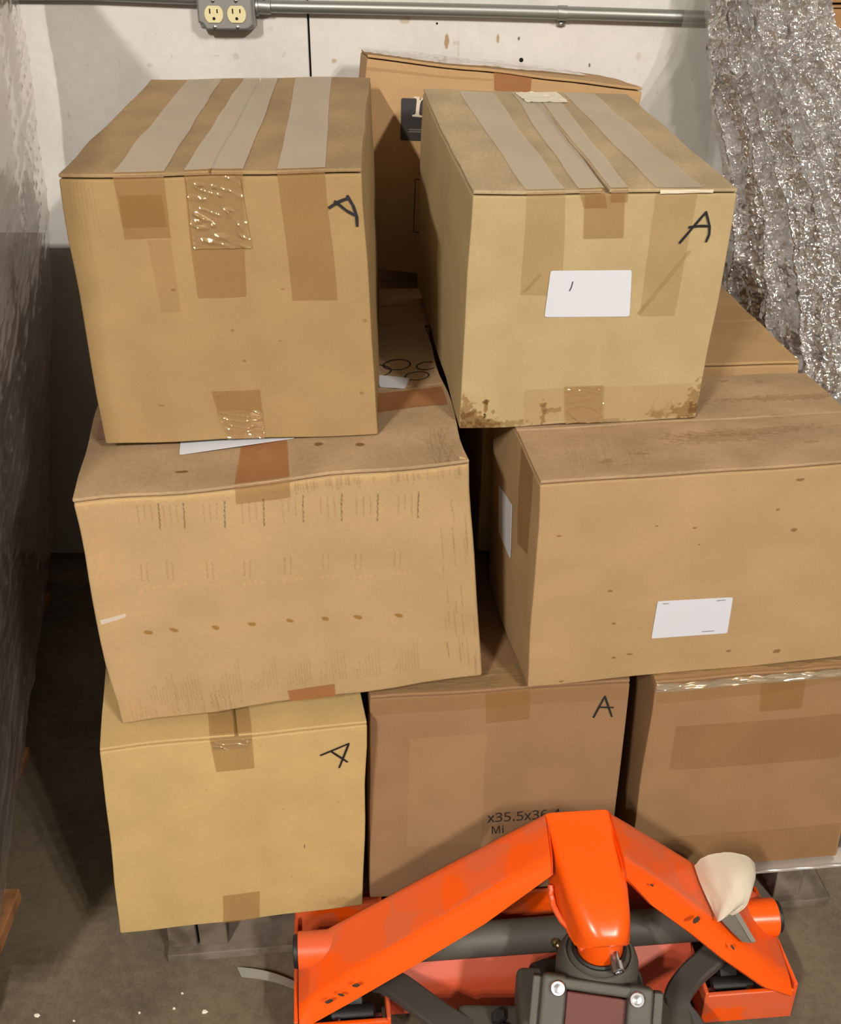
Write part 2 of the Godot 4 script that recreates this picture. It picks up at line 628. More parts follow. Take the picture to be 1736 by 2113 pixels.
func room() -> void:
	var conc := textured("concrete", tex.concrete, rgb(115, 102, 84), 0.75, 0.9)
	solid("floor", V(-4, -0.2, -2.6), V(4, 0.0, 5.5), conc)
	var dull := textured("room_paint", tex.plaster, rgb(92, 88, 82), 0.8, 0.5)
	solid("ceiling", V(-4, 4.0, -2.6), V(4, 4.2, 5.5), dull)
	solid("wall_left", V(-4.2, -0.2, -2.6), V(-4, 4.2, 5.5), dull)
	solid("wall_right", V(4, -0.2, -2.6), V(4.2, 4.2, 5.5), dull)
	solid("wall_front", V(-4.2, -0.2, 5.5), V(4.2, 4.2, 5.7), dull)
	# back wall: two painted boards with an open joint, on a dark backing
	var wb := Node3D.new()
	wb.name = "wall_back"
	add_child(wb)
	wb.set_meta("kind", "structure")
	wb.position = V(0.1, 0, -2.27)
	wb.rotation.y = -0.03
	solid("backing", V(-4.2, -0.2, -0.25), V(4.1, 4.2, -0.014), mats.black, wb)
	var img: Image = Image.create_empty(1024, 768, false, Image.FORMAT_RGB8)
	for y in 2:
		for x in 2: img.blit_rect(tex.plaster, Rect2i(0, 0, 512, 512), Vector2i(x * 512, y * 512))
	# face of the right board: u = x / 1.6 from the joint, v = (y - 0.4) / 1.2
	var tan_ := Color(0.72, 0.6, 0.42)
	var drk := Color(0.45, 0.42, 0.4)
	for q in [[0.048, 1.125, 0.004, 0.014, 0.8], [0.142, 1.131, 0.003, 0.008, 0.8], [0.18, 1.13, 0.002, 0.004, 1.0], [0.312, 1.084, 0.002, 0.003, 1.0], [-0.16, 1.09, 0.005, 0.004, 0.5], [0.07, 1.11, 0.001, 0.05, 0.2], [0.4, 1.10, 0.004, 0.008, 0.2], [-0.03, 1.16, 0.012, 0.006, 0.35]]:
		blot(img, (q[0] + 0.205) / 1.6, (q[1] - 0.4) / 1.2, q[2] / 1.6, q[3] / 1.2, tan_ if q[4] < 0.9 else drk, q[4])
	var left: Image = Image.create_empty(1024, 768, false, Image.FORMAT_RGB8)
	for y in 2:
		for x in 2: left.blit_rect(tex.plaster, Rect2i(0, 0, 512, 512), Vector2i(x * 512, y * 512))
	var rng := RandomNumberGenerator.new()
	rng.seed = 4
	for i in 46:
		blot(left, 0.55 + rng.randf() * 0.45, 0.35 + rng.randf() * 0.4, 0.0006 + rng.randf() * 0.003, 0.0006 + rng.randf() * 0.004, Color(0.8, 0.76, 0.72), 0.15 + rng.randf() * 0.35, 0.9)
	for i in 26:
		blot(img, rng.randf() * 0.6, 0.35 + rng.randf() * 0.35, 0.001 + rng.randf() * 0.004, 0.001 + rng.randf() * 0.006, Color(0.82, 0.78, 0.74), 0.2 + rng.randf() * 0.3, 0.8)
	for s in 2:
		var m := Mb.new()
		var lo := V(-4.2, -0.01, -0.012) if s == 0 else V(-0.3035, -0.01, -0.012)
		var hi := V(-0.3075, 4.1, 0.0) if s == 0 else V(4.1, 4.1, 0.0)
		rbox(m, lo, hi, 0.0015)
		for i in m.p.size():
			var x: float = m.p[i].x + 0.1
			m.u[i] = Vector2((x + 0.205) / 1.6 + (1.0 if s == 0 else 0.0), 1.0 - (m.p[i].y - 0.4) / 1.2)
		part("wall_board", m.done(), textured("board_paint", left if s == 0 else img, rgb(226, 221, 215), 0.6), wb)
	# small drilled holes left by old fixings
	for q in [[0.186, 1.093, 0.0036], [0.526, 1.115, 0.004], [0.03, 1.155, 0.0018]]:
		var h := Mb.new()
		lathe(h, V(q[0] - 0.1, q[1], -0.004), V(0, 0, 1), [Vector2(q[2], 0), Vector2(q[2] * 1.1, 0.0046), Vector2(q[2] * 0.5, 0.0049)], 14)
		part("drilled_hole", h.done(), mats.slot, wb)

func wall_z(x: float) -> float: return -2.27 + (x - 0.1) * 0.03

func wall_fittings() -> void:
	# conduit
	var t := thing("conduit", "grey steel conduit pipe running along the white wall above the cartons", "pipe", V(0.13, 1.174, wall_z(0.13)))
	var o := t.position
	var m := Mb.new()
	var pts := []
	for i in 13:
		var x := lerpf(-0.292, 0.56, i / 12.0)
		pts.append(V(x, lerpf(1.1845, 1.1675, i / 12.0) + 0.0022 * sin(PI * i / 12.0), wall_z(x) + 0.016) - o)
	tube(m, pts, 0.0112, 24)
	part("pipe", m.done(), mats.galvanised, t)
	var s := Mb.new()
	for x in [0.246, 0.2545, 0.263]: pass
	tube(s, [V(0.246, 1.1755, wall_z(0.25) + 0.016) - o, V(0.2635, 1.1752, wall_z(0.25) + 0.016) - o], 0.0128, 24)
	rbox(s, V(0.2465, 1.151, wall_z(0.25) + 0.001) - o, V(0.263, 1.17, wall_z(0.25) + 0.0045) - o, 0.002)
	part("pipe_strap", s.done(), mats.galvanised, t)
	var sc := Mb.new()
	lathe(sc, V(0.255, 1.1555, wall_z(0.25) + 0.0045) - o, V(0, 0, 1), [Vector2(0.005, 0), Vector2(0.005, 0.002), Vector2(0.003, 0.0035)], 16)
	part("screw", sc.done(), mats.chrome, t)
	var cn := Mb.new()
	lathe(cn, V(-0.300, 1.1847, wall_z(-0.29) + 0.017) - o, V(1, -0.02, 0), [Vector2(0.0165, 0), Vector2(0.0165, 0.008), Vector2(0.0135, 0.0085), Vector2(0.0135, 0.03), Vector2(0.0115, 0.031)], 24)
	part("connector", cn.done(), mats.galvanised, t)
	var cs := Mb.new()
	lathe(cs, V(-0.281, 1.196, wall_z(-0.29) + 0.022) - o, V(0, 1, 0.4), [Vector2(0.004, 0), Vector2(0.004, 0.006), Vector2(0.002, 0.0075)], 12)
	part("set_screw", cs.done(), mats.chrome, t)
	var t2 := thing("conduit", "short grey conduit entering the left side of the outlet box", "pipe", V(-0.6, 1.2, wall_z(-0.6)))
	var m2 := Mb.new()
	tube(m2, [V(-1.4, 1.206, wall_z(-1.4) + 0.016) - t2.position, V(-0.6, 1.204, wall_z(-0.6) + 0.016) - t2.position, V(-0.396, 1.1975, wall_z(-0.4) + 0.017) - t2.position], 0.0112, 24)
	part("pipe", m2.done(), mats.galvanised, t2)
	# outlet box, four inch square, two duplex outlets
	var b := thing("outlet_box", "grey metal outlet box with ivory sockets on the white wall", "outlet", V(-0.3475, 1.198, wall_z(-0.35)))
	b.rotation.y = -0.03
	var bm := Mb.new()
	rbox(bm, V(-0.05, -0.05, 0.001), V(0.05, 0.05, 0.036), 0.006)
	part("box_body", bm.done(), mats.grey_plate, b)
	# raised cover: flat rim with nipped corners, then a domed field
	var rim := []
	for e in [[-0.0515, -0.038], [-0.044, -0.0415], [-0.038, -0.0515], [0.038, -0.0515], [0.044, -0.05], [0.0515, -0.044], [0.0515, 0.038], [0.038, 0.0515], [-0.038, 0.0515], [-0.0515, 0.038]]:
		rim.append(V(e[0], e[1], 0.0))
	var rings := []
	for h in [[0.036, 1.0], [0.0385, 1.0], [0.0395, 0.97], [0.045, 0.93], [0.047, 0.9]]:
		var r := []
		for q in rim: r.append(V(q.x * h[1], q.y * h[1], h[0]))
		rings.append(r)
	var cm := Mb.new()
	cm.loft(rings)
	var cover := part("cover_plate", cm.done(30.0), mats.grey_plate, b)
	for sx in [-0.0205, 0.0205]:
		for sy in [-0.0225, 0.0225]:
			var rm := Mb.new()
			var ring0 := []
			for i in 32:
				var a := TAU * i / 32.0
				ring0.append(V(cos(a) * 0.0172, clampf(sin(a) * 0.0172, -0.0142, 0.0142), 0))
			var rr := []
			for h in [[0.044, 1.0], [0.0485, 1.0], [0.0495, 0.95]]:
				var r := []
				for q in ring0: r.append(V(sx + q.x * h[1], sy + q.y * h[1] - 0.001, h[0]))
				rr.append(r)
			rm.loft(rr)
			var rc := part("socket", rm.done(30.0), mats.ivory, b)
			for k in [[-0.0066, 0.0012, 0.0042], [0.0066, 0.0012, 0.0034]]:
				var sl := Mb.new()
				rbox(sl, V(sx + k[0] - k[1], sy + 0.0045 - k[2], 0.049), V(sx + k[0] + k[1], sy + 0.0045 + k[2], 0.0498), 0.0003)
				part("slot", sl.done(), mats.slot, rc)
			var g := Mb.new()
			lathe(g, V(sx, sy - 0.0078, 0.049), V(0, 0, 1), [Vector2(0.0027, 0), Vector2(0.0027, 0.0008), Vector2(0.001, 0.0009)], 14)
			part("ground_hole", g.done(), mats.slot, rc)
		for sy in [-0.044, 0.0, 0.044]:
			var sm := Mb.new()
			lathe(sm, V(sx, sy - 0.001, 0.0465), V(0, 0, 1), [Vector2(0.0037, 0), Vector2(0.0034, 0.0014), Vector2(0.0018, 0.0022)], 16)
			part("screw", sm.done(), mats.chrome, cover)
	var kh := Mb.new()
	lathe(kh, V(0.0445, -0.0435, 0.0385), V(0, 0, 1), [Vector2(0.003, 0), Vector2(0.003, 0.0018), Vector2(0.0015, 0.002)], 14)
	part("screw_hole", kh.done(), mats.slot, cover)

# ---------------------------------------------------------------- the wrapped stack at the left edge
func left_x(z: float, y: float) -> float:
	var p := smoothstep(0.1, 0.9, y) * 0.1 + smoothstep(0.8, 1.3, y) * 0.012
	return -0.592 - 0.2 * (-z - 1.1) + p

func left_stack() -> void:
	var t := thing("wrapped_stack", "tall stack of goods in stretch film at the left edge, beyond the gap", "stack", V(-1.0, 0.125, -1.5))
	var o := t.position
	for pass_ in 2:
		var na := 48 if pass_ == 0 else 110
		var nb := 60 if pass_ == 0 else 190
		var rows := []
		for i in na + 1:
			var z := lerpf(-1.0, -2.2, float(i) / na)
			var row := []
			for j in nb + 1:
				var y := lerpf(0.128, 0.79 if pass_ == 0 else 1.34, float(j) / nb)
				var x := left_x(z, y)
				if pass_ == 0:
					x -= 0.008
					x += 0.004 * fn.get_noise_2d(z * 500.0, y * 500.0)
				else:
					# stretched creases running steeply up and away
					var c := 1.0 - absf(dn.get_noise_2d((y + z * 0.12) * 1500.0, z * 90.0)) * 2.2
					x += 0.002 + 0.003 * pow(maxf(c, 0.0), 3.0) + 0.004 * dn.get_noise_2d(z * 200.0, y * 200.0 + 99.0)
				row.append(V(x, y, z) - o)
			rows.append(row)
		var m := Mb.new()
		m.grid(rows, V(1, 0, 0))
		if pass_ == 0:
			# back, top, front and left side close the block
			var n := rows.size() - 1
			for j in 60:
				for e in [0, n]:
					var a: Vector3 = rows[e][j]
					var b: Vector3 = rows[e][j + 1]
					m.quad(a, b, V(-0.55, b.y, b.z), V(-0.55, a.y, a.z), V(0, 0, 1 if e == 0 else -1))
			for i in n:
				for e in [0, 60]:
					var a: Vector3 = rows[i][e]
					var b: Vector3 = rows[i + 1][e]
					m.quad(a, b, V(-0.55, b.y, b.z), V(-0.55, a.y, a.z), V(0, 1 if e == 60 else -1, 0))
				var l0: Vector3 = rows[i][0]
				var l1: Vector3 = rows[i + 1][0]
				var h: Vector3 = rows[i][60]
				m.quad(V(-0.55, l0.y, l0.z), V(-0.55, l1.y, l1.z), V(-0.55, h.y, l1.z), V(-0.55, h.y, l0.z), V(-1, 0, 0))
			part("goods", m.done(30.0), textured("wrapped_goods", tex.card, rgb(84, 68, 58), 0.8, 2.0), t)
		else:
			part("stretch_film", m.done(80.0), film("stretch_film", rgb(228, 214, 208), 0.2, 0.14, 0.8, 0.6), t, "clear creased stretch film")
	# pallet under it
	var w := thing("wooden_pallet", "brown wooden pallet under the film wrapped stack at the left edge", "pallet", V(-1.1, 0, -1.5), 0.0)
	var wood := textured("pallet_wood_brown", tex.woodgrain, rgb(168, 118, 76), 0.8, 6.0)
	var rot := 0.2
	for i in 7:
		var z := -1.113 - 0.2 * i
		if z < -2.15: continue
		var m := Mb.new()
		var xr := -0.579 - 0.2 * (-z - 1.113) - (0.006 if i == 0 else 0.06)
		rbox(m, V(-1.5, 0.1, z - 0.073) - w.position, V(xr, 0.122, z + 0.073) - w.position, 0.002)
		part("deck_board", m.done(), wood, w)
	for k in 3:
		var m := Mb.new()
		var a := V(-0.64 - 0.4 * k, 0.05, -0.98) - w.position
		var tr := Transform3D(Basis(Vector3.UP, 0.197), a)
		rbox(m, V(-0.02, -0.034, -1.2), V(0.02, 0.05, 0), 0.002, Vector3i(1, 1, 1), xf_warp(tr))
		part("stringer", m.done(), wood, w)
	for i in 3:
		var m := Mb.new()
		var z := -1.06 - 0.5 * i
		rbox(m, V(-1.5, 0.0, z - 0.05) - w.position, V(-0.62 - 0.2 * (-z - 1.1), 0.016, z + 0.05) - w.position, 0.002)
		part("bottom_board", m.done(), wood, w)

# ---------------------------------------------------------------- pallet of the pile
func pallet() -> void:
	var t := thing("wooden_pallet", "weathered grey wooden pallet under the pile of cartons", "pallet", V(-0.375, 0, -1.155), 0.107)
	var a := textured("pallet_wood", tex.woodgrain, rgb(108, 96, 84), 0.9, 7.0)
	var b := textured("pallet_wood_pale", tex.woodgrain, rgb(120, 108, 96), 0.9, 5.0)
	var rng := RandomNumberGenerator.new()
	rng.seed = 9
	for i in 7:
		var m := Mb.new()
		var z := -0.062 - i * 0.132
		rbox(m, V(0.0 + rng.randf() * 0.006, 0.108, z - 0.06), V(1.03 - rng.randf() * 0.01, 0.1225, z + 0.06), 0.002)
		part("deck_board", m.done(), b if i % 2 == 0 else a, t)
	for x in [0.002, 0.0475, 0.49, 0.93, 0.975]:
		var m := Mb.new()
		rbox(m, V(x, 0.0165, -0.915), V(x + 0.042, 0.1075, (-0.004 if x < 0.95 else -0.16) - rng.randf() * 0.006), 0.003)
		part("stringer", m.done(), a if x < 0.5 else b, t)
	for z in [-0.055, -0.46, -0.86]:
		var m := Mb.new()
		rbox(m, V(0, 0.0, z - 0.05), V(1.02, 0.016, z + 0.058), 0.002)
		part("bottom_board", m.done(), b, t)
	# clear film caught along the front edge of the deck
	var f := Mb.new()
	var rows := []
	for i in 25:
		var x := lerpf(0.70, 1.03, i / 24.0)
		var w := 0.002 * fn.get_noise_1d(i * 40.0)
		rows.append([V(x, 0.1228, 0.0), V(x, 0.1222, 0.027 + w), V(x, 0.1155 + w, 0.030 + w)])
	f.grid(rows, V(0, 0.5, 1))
	part("film_edge", f.done(80.0), film("film_edge", rgb(215, 205, 196), 0.36, 0.14, 0.5, 0.5), t, "clear film along the deck edge")

# ---------------------------------------------------------------- cartons
func tape_top_front(k: Carton, top: Array, fr: Array, mat: Material, wr := 0.0, name_ := "packing_tape", label := "", mat_front: Material = null) -> void:
	# top: [uL, uR at the back, v back, uL, uR at the front edge]; fr: [uL, uR, v at its lower end]
	strip(k, [[tq(top[0], top[2]), tq(top[1], top[2]), TOP], [tq(top[3], 0.994), tq(top[4], 0.994), TOP]], mat, 0.001, wr, name_, label, 16)
	if fr.size() > 0:
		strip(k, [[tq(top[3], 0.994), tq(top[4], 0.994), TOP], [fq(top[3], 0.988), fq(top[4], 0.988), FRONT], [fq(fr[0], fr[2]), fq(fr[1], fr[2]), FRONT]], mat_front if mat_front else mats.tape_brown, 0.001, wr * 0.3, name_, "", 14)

func front_patch(k: Carton, q: Array, mat: Material, wr := 0.0, off := 0.0014, label := "") -> void:
	# q: uL, uR, v upper; uL, uR, v lower
	strip(k, [[fq(q[0], q[2]), fq(q[1], q[2]), FRONT], [fq(q[3], q[5]), fq(q[4], q[5]), FRONT]], mat, off, wr, "packing_tape", label, 12)

func cartons() -> void:
	var T2 := rgb(198, 168, 113)      # the yellower one
	var brown := Color(0.62, 0.5, 0.36)
	var dark := Color(0.5, 0.45, 0.42)
	var rng := RandomNumberGenerator.new()
	rng.seed = 77

	# --- top left
	var ia: Image = (tex.card as Image).duplicate()
	for i in 9: blot(ia, rng.randf(), rng.randf() * 0.6, 0.004 + rng.randf() * 0.006, 0.003 + rng.randf() * 0.004, brown, 0.35)
	for i in 7: scratch(ia, 0.035 + i * 0.012, 0.98, 0.03 + i * 0.014, 0.7 + rng.randf() * 0.2, 0.005, dark, 0.12)
	var A := carton("large taped carton at the top left of the pile, marked with a sideways letter A",
		[V(-0.4058, 0.7964, -1.8589), V(-0.0699, 0.8033, -1.8673), V(-0.4122, 1.1274, -1.8600), V(-0.0773, 1.1310, -1.8664), V(-0.3913, 0.7959, -1.2820), V(-0.0525, 0.8050, -1.2916), V(-0.3987, 1.1277, -1.2835), V(-0.0645, 1.1318, -1.2902)],
		rgb(168, 139, 94), "z", ia, tex.card_dusty, 0.002)
	tape_top_front(A, [0.172, 0.328, 0.01, 0.18, 0.345], [0.19, 0.345, 0.78], mats.tape_sheen_pale, 0.0)
	tape_top_front(A, [0.428, 0.584, 0.01, 0.413, 0.612], [0.408, 0.575, 0.57], mats.tape_sheen_pale, 0.0012)
	tape_top_front(A, [0.663, 0.824, 0.01, 0.725, 0.88], [0.735, 0.888, 0.545], mats.tape_sheen_pale, 0.0003)
	front_patch(A, [0.19, 0.33, 0.93, 0.19, 0.335, 0.82], mats.tape_brown)
	front_patch(A, [0.265, 0.345, 0.775, 0.28, 0.345, 0.52], film("tape_faint", rgb(170, 130, 80), 0.16, 0.5))
	front_patch(A, [0.42, 0.6, 0.985, 0.42, 0.615, 0.745], mats.tape_crinkled, 0.004, 0.002, "crinkled clear tape end")
	front_patch(A, [0.419, 0.592, 0.207, 0.43, 0.59, 0.11], mats.tape_brown, 0.0)
	front_patch(A, [0.43, 0.59, 0.125, 0.452, 0.586, 0.003], mats.tape_crinkled, 0.0022, 0.0010)
	pen(A, [[Vector2(0.887, 0.871), Vector2(0.92, 0.890), Vector2(0.955, 0.902)], [Vector2(0.908, 0.891), Vector2(0.945, 0.858), Vector2(0.976, 0.839)], [Vector2(0.950, 0.908), Vector2(0.967, 0.875), Vector2(0.976, 0.839), Vector2(0.975, 0.806)]], 0.0036, mats.ink)

	# --- top right
	var ib: Image = (tex.card as Image).duplicate()
	for q in [[0.04, 0.03, 0.06, 0.05, 0.8], [0.10, 0.025, 0.05, 0.03, 0.7], [0.1, 0.09, 0.008, 0.035, 0.8], [0.1, 0.125, 0.012, 0.01, 0.9], [0.13, 0.08, 0.008, 0.01, 0.6], [0.34, 0.06, 0.012, 0.05, 0.75], [0.38, 0.07, 0.04, 0.014, 0.6], [0.33, 0.1, 0.018, 0.012, 0.7], [0.95, 0.035, 0.06, 0.04, 0.8], [0.98, 0.09, 0.03, 0.08, 0.6], [0.83, 0.03, 0.04, 0.02, 0.5], [0.2, 0.02, 0.1, 0.015, 0.5], [0.6, 0.012, 0.1, 0.01, 0.4], [0.02, 0.08, 0.03, 0.06, 0.6]]:
		blot(ib, q[0], q[1], q[2], q[3], brown, q[4] * 0.8, 0.9)
	blot(ib, 0.098, 0.068, 0.005, 0.005, Color(0.2, 0.16, 0.12), 1.0)
	for i in 20: scratch(ib, 0.8 + i * 0.006, 0.02, 0.8 + i * 0.006, 0.05 + rng.randf() * 0.06, 0.003, brown, 0.3)
	var Bx := carton("large taped carton at the top right with a white label on its front",
		[V(-0.0050, 0.8166, -1.8169), V(0.3050, 0.8107, -1.8511), V(0.0027, 1.1231, -1.8081), V(0.3154, 1.1109, -1.8399), V(0.0502, 0.7979, -1.3229), V(0.3574, 0.7965, -1.3578), V(0.0580, 1.1017, -1.3126), V(0.3685, 1.0943, -1.3471)],
		rgb(186, 163, 120), "z", ib, tex.card_dusty, 0.008)
	tape_top_front(Bx, [0.168, 0.328, 0.035, 0.198, 0.342], [0.208, 0.370, 0.585], mats.tape_sheen_pale, 0.0, "packing_tape", "", mats.tape_pale_brown)
	tape_top_front(Bx, [0.42, 0.515, 0.03, 0.395, 0.495], [0.42, 0.51, 0.93], mats.tape_sheen_pale, 0.0008)
	tape_top_front(Bx, [0.525, 0.616, 0.15, 0.52, 0.585], [0.52, 0.585, 0.95], mats.tape_sheen_pale, 0.0008)
	tape_top_front(Bx, [0.674, 0.826, 0.02, 0.692, 0.866], [], mats.tape_sheen_pale)
	# a torn whitish scrap of tape near the back of the top
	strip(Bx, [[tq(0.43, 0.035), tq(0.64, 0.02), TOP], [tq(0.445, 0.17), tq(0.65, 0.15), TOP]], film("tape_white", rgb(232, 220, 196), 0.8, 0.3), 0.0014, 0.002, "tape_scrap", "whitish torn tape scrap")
	front_patch(Bx, [0.418, 0.573, 0.985, 0.427, 0.585, 0.815], mats.tape_brown, 0.0008)
	front_patch(Bx, [0.686, 0.843, 0.985, 0.685, 0.827, 0.485], mats.tape_pale_brown, 0.0006)
	front_patch(Bx, [0.25, 0.96, 0.175, 0.26, 0.96, 0.02], film("tape_bare", rgb(196, 160, 108), 0.2, 0.35), 0.0004)
	front_patch(Bx, [0.418, 0.58, 0.18, 0.435, 0.596, 0.006], mats.tape_crinkled, 0.0022)
	var lb := sticker(Bx, [fq(0.315, 0.690), fq(0.632, 0.686), fq(0.645, 0.486), fq(0.309, 0.493)], FRONT, mats.paper, "label", "blank white label")
	pen(Bx, [[Vector2(0.405, 0.646), Vector2(0.402, 0.625), Vector2(0.396, 0.608)]], 0.0012, mats.print, "pen_mark")
	pen(Bx, [[Vector2(0.803, 0.788), Vector2(0.845, 0.85), Vector2(0.885, 0.909)], [Vector2(0.885, 0.909), Vector2(0.908, 0.853), Vector2(0.912, 0.82), Vector2(0.905, 0.792)], [Vector2(0.829, 0.849), Vector2(0.87, 0.854), Vector2(0.908, 0.853)]], 0.0032, mats.ink)
	strip(Bx, [[fq(0.70, 0.999), fq(0.70, 0.984), FRONT], [fq(0.90, 0.999), fq(0.90, 0.987), FRONT]], mats.tape_white, 0.0022, 0.001, "tape_edge_highlight", "curled tape edge with its highlight painted whitish", 16, 3)  # pale strip painted in for the highlight on the folded tape
	# a crease in the tape at the right of the label
	strip(Bx, [[fq(0.675, 0.5), fq(0.683, 0.495), FRONT], [fq(0.845, 0.76), fq(0.851, 0.757), FRONT]], mats.tape_crinkled, 0.0024, 0.001, "tape_crease", "", 14, 2)
	strip(Bx, [[fq(0.215, 0.6), fq(0.224, 0.6), FRONT], [fq(0.275, 0.68), fq(0.282, 0.677), FRONT]], mats.tape_crinkled, 0.0016, 0.001, "tape_crease", "", 10, 2)

	# --- middle left
	var idm: Image = (tex.card as Image).duplicate()
	for x in [0.21, 0.275, 0.38, 0.475, 0.573, 0.671, 0.76, 0.865]:
		var v: float = 0.93 - x * 0.09
		scratch(idm, x, v + 0.045, x - 0.01, v - 0.065, 0.003, Color(0.35, 0.33, 0.35), 0.6)
		for j in 3: scratch(idm, x - 0.02 - j * 0.017, v + 0.04, x - 0.025 - j * 0.017, v - 0.01 - rng.randf() * 0.05, 0.003, dark, 0.22)
		scratch(idm, x - 0.075, v - 0.2, x - 0.08, v - 0.27, 0.003, brown, 0.3)
		scratch(idm, x - 0.06, v - 0.2, x - 0.066, v - 0.28, 0.003, brown, 0.25)
		blot(idm, x - 0.085, v - 0.5 + 0.005, 0.013, 0.008, Color(0.8, 0.68, 0.45), 0.8, 0.4, -0.7)
		for j in 4: blot(idm, x - 0.04 - j * 0.015, v - 0.3 - rng.randf() * 0.01, 0.005, 0.008, Color(1.1, 1.05, 1.03), 0.6, 0.6)
		for j in 9: scratch(idm, x - 0.045 - j * 0.0085, 0.07 + rng.randf() * 0.03, x - 0.042 - j * 0.0085, 0.2 + rng.randf() * 0.05 - j * 0.012, 0.003, dark, 0.17)
	for i in 40:
		var u := 0.03 + rng.randf() * 0.3
		scratch(idm, u, rng.randf() * 0.03, u, 0.04 + rng.randf() * 0.07, 0.003, dark, 0.12)
	for i in 60:
		var u := 0.55 + rng.randf() * 0.43
		scratch(idm, u, 0.985, u, 0.95 - rng.randf() * 0.02, 0.003, dark, 0.15)
	for i in 26:
		var u := 0.9 + rng.randf() * 0.09
		var v0 := rng.randf() * 0.8
		scratch(idm, u, v0, u, v0 + 0.05 + rng.randf() * 0.1, 0.003, dark, 0.2)
	for i in 14: blot(idm, 0.035 + 0.02 * rng.randf(), i / 14.0, 0.03, 0.07, Color(1.04, 1.01, 1.0), 0.35, 0.7)
	for i in 16: blot(idm, i / 16.0, 0.975, 0.06, 0.018, Color(1.06, 1.04, 1.02), 0.6, 0.6)
	for i in 12: scratch(idm, 0.02 + i * 0.008, 0.9, 0.02 + i * 0.006, 0.5 + rng.randf() * 0.3, 0.006, Color(1.06, 0.98, 0.95), 0.4)
	var itd: Image = (tex.card_dusty as Image).duplicate()
	for q in [[0.62, 0.84, 0.012, 0.01], [0.73, 0.86, 0.014, 0.012], [0.27, 0.9, 0.02, 0.006]]: blot(itd, q[0], 1.0 - q[1], q[2], q[3], brown, 0.8)
	for i in 16: scratch(itd, 0.95 + (rng.randf() - 0.5) * 0.07, 0.0, 0.95 + (rng.randf() - 0.5) * 0.08, 0.12 + rng.randf() * 0.1, 0.003, dark, 0.14)
	var D := carton("wide scuffed carton in the middle row at the left, its front streaked and spotted",
		[V(-0.4455, 0.4670, -1.6344), V(0.0233, 0.4764, -1.6896), V(-0.4640, 0.7824, -1.6335), V(0.0048, 0.8000, -1.6887), V(-0.3826, 0.4690, -1.1375), V(0.0809, 0.4827, -1.2230), V(-0.4051, 0.7853, -1.1629), V(0.0584, 0.8082, -1.2189)],
		rgb(184, 154, 111), "x", idm, itd, 0.003, 0.0012, 2.2)
	D.bulge = V(0.004, 0, 0.004)
	tape_top_front(D, [0.412, 0.537, 0.78, 0.409, 0.543], [0.407, 0.541, 0.925], mats.tape_red, 0.0004)
	strip(D, [[tq(0.02, 0.54), tq(0.02, 0.66), TOP], [tq(0.5, 0.54), tq(0.5, 0.66), TOP], [tq(0.985, 0.53), tq(0.985, 0.655), TOP]], mats.tape_red, 0.0008, 0.0006, "seam_tape", "reddish tape over the flap seam")
	front_patch(D, [0.455, 0.592, 0.065, 0.46, 0.588, 0.002], mats.tape_red)
	sticker(D, [tq(0.815, 0.398), tq(0.906, 0.434), tq(0.881, 0.516), tq(0.81, 0.492)], TOP, mats.paper, "label", "small white label on the rear flap")
	sticker(D, [tq(0.262, 0.70), tq(0.56, 0.70), tq(0.56, 0.793), tq(0.262, 0.815)], TOP, mats.paper, "label", "white label half under the carton above")
	strip(D, [[fq(0.012, 0.505), fq(0.012, 0.485), FRONT], [fq(0.075, 0.518), fq(0.075, 0.503), FRONT]], film("scuff_white", rgb(225, 215, 200), 0.6, 0.5), 0.0006, 0.0, "scuffed_edge", "pale torn scuff")
	# crushed corner at its upper right: a few folded tongues of torn liner
	var cr := Mb.new()
	for i in 5:
		var q := V(0.985 + 0.006 * (i % 2), 0.995 - i * 0.025, 0.985) * D.d
		var a := D.at(q)
		var dd := V(0.003 + 0.003 * rng.randf(), 0.008 * (rng.randf() - 0.5), 0.004)
		cr.loft([[a + V(-0.004, 0.003, 0), a + V(-0.003, -0.004, 0.001), a + V(-0.003, -0.004, -0.003), a + V(-0.004, 0.003, -0.003)], [a + dd * 0.6 + V(0, 0.003, 0), a + dd * 0.6 + V(0, -0.003, 0.001), a + dd * 0.6 + V(0, -0.003, -0.001), a + dd * 0.6 + V(0, 0.003, -0.001)], [a + dd + V(0, 0.001, 0), a + dd + V(0, -0.001, 0), a + dd + V(0, -0.001, -0.001), a + dd + V(0, 0.001, -0.001)]])
	part("torn_corner", cr.done(), textured("torn_liner", tex.card, rgb(205, 172, 128), 0.9, 5.0), D.root, "crushed torn corner")
	# a thin printed outline on the rear flap
	var lp := Mb.new()
	for ring in [[0.80, 0.36, 0.06], [0.88, 0.33, 0.045], [0.93, 0.42, 0.04], [0.97, 0.36, 0.035]]:
		for i in 20:
			var a0 := TAU * i / 20.0
			var a1 := TAU * (i + 1) / 20.0
			var pr := []
			for a in [a0, a1]:
				var row := []
				for rr in [ring[2], ring[2] - 0.006]:
					row.append(D.at(tq(minf(ring[0] + cos(a) * rr, 0.99), ring[1] + sin(a) * rr * 0.8) * D.d + TOP * 0.0006))
				pr.append(row)
			lp.grid(pr, TOP)
	part("printed_outline", lp.done(), mats.print, D.root)

	# --- middle right
	var ie: Image = (tex.card as Image).duplicate()
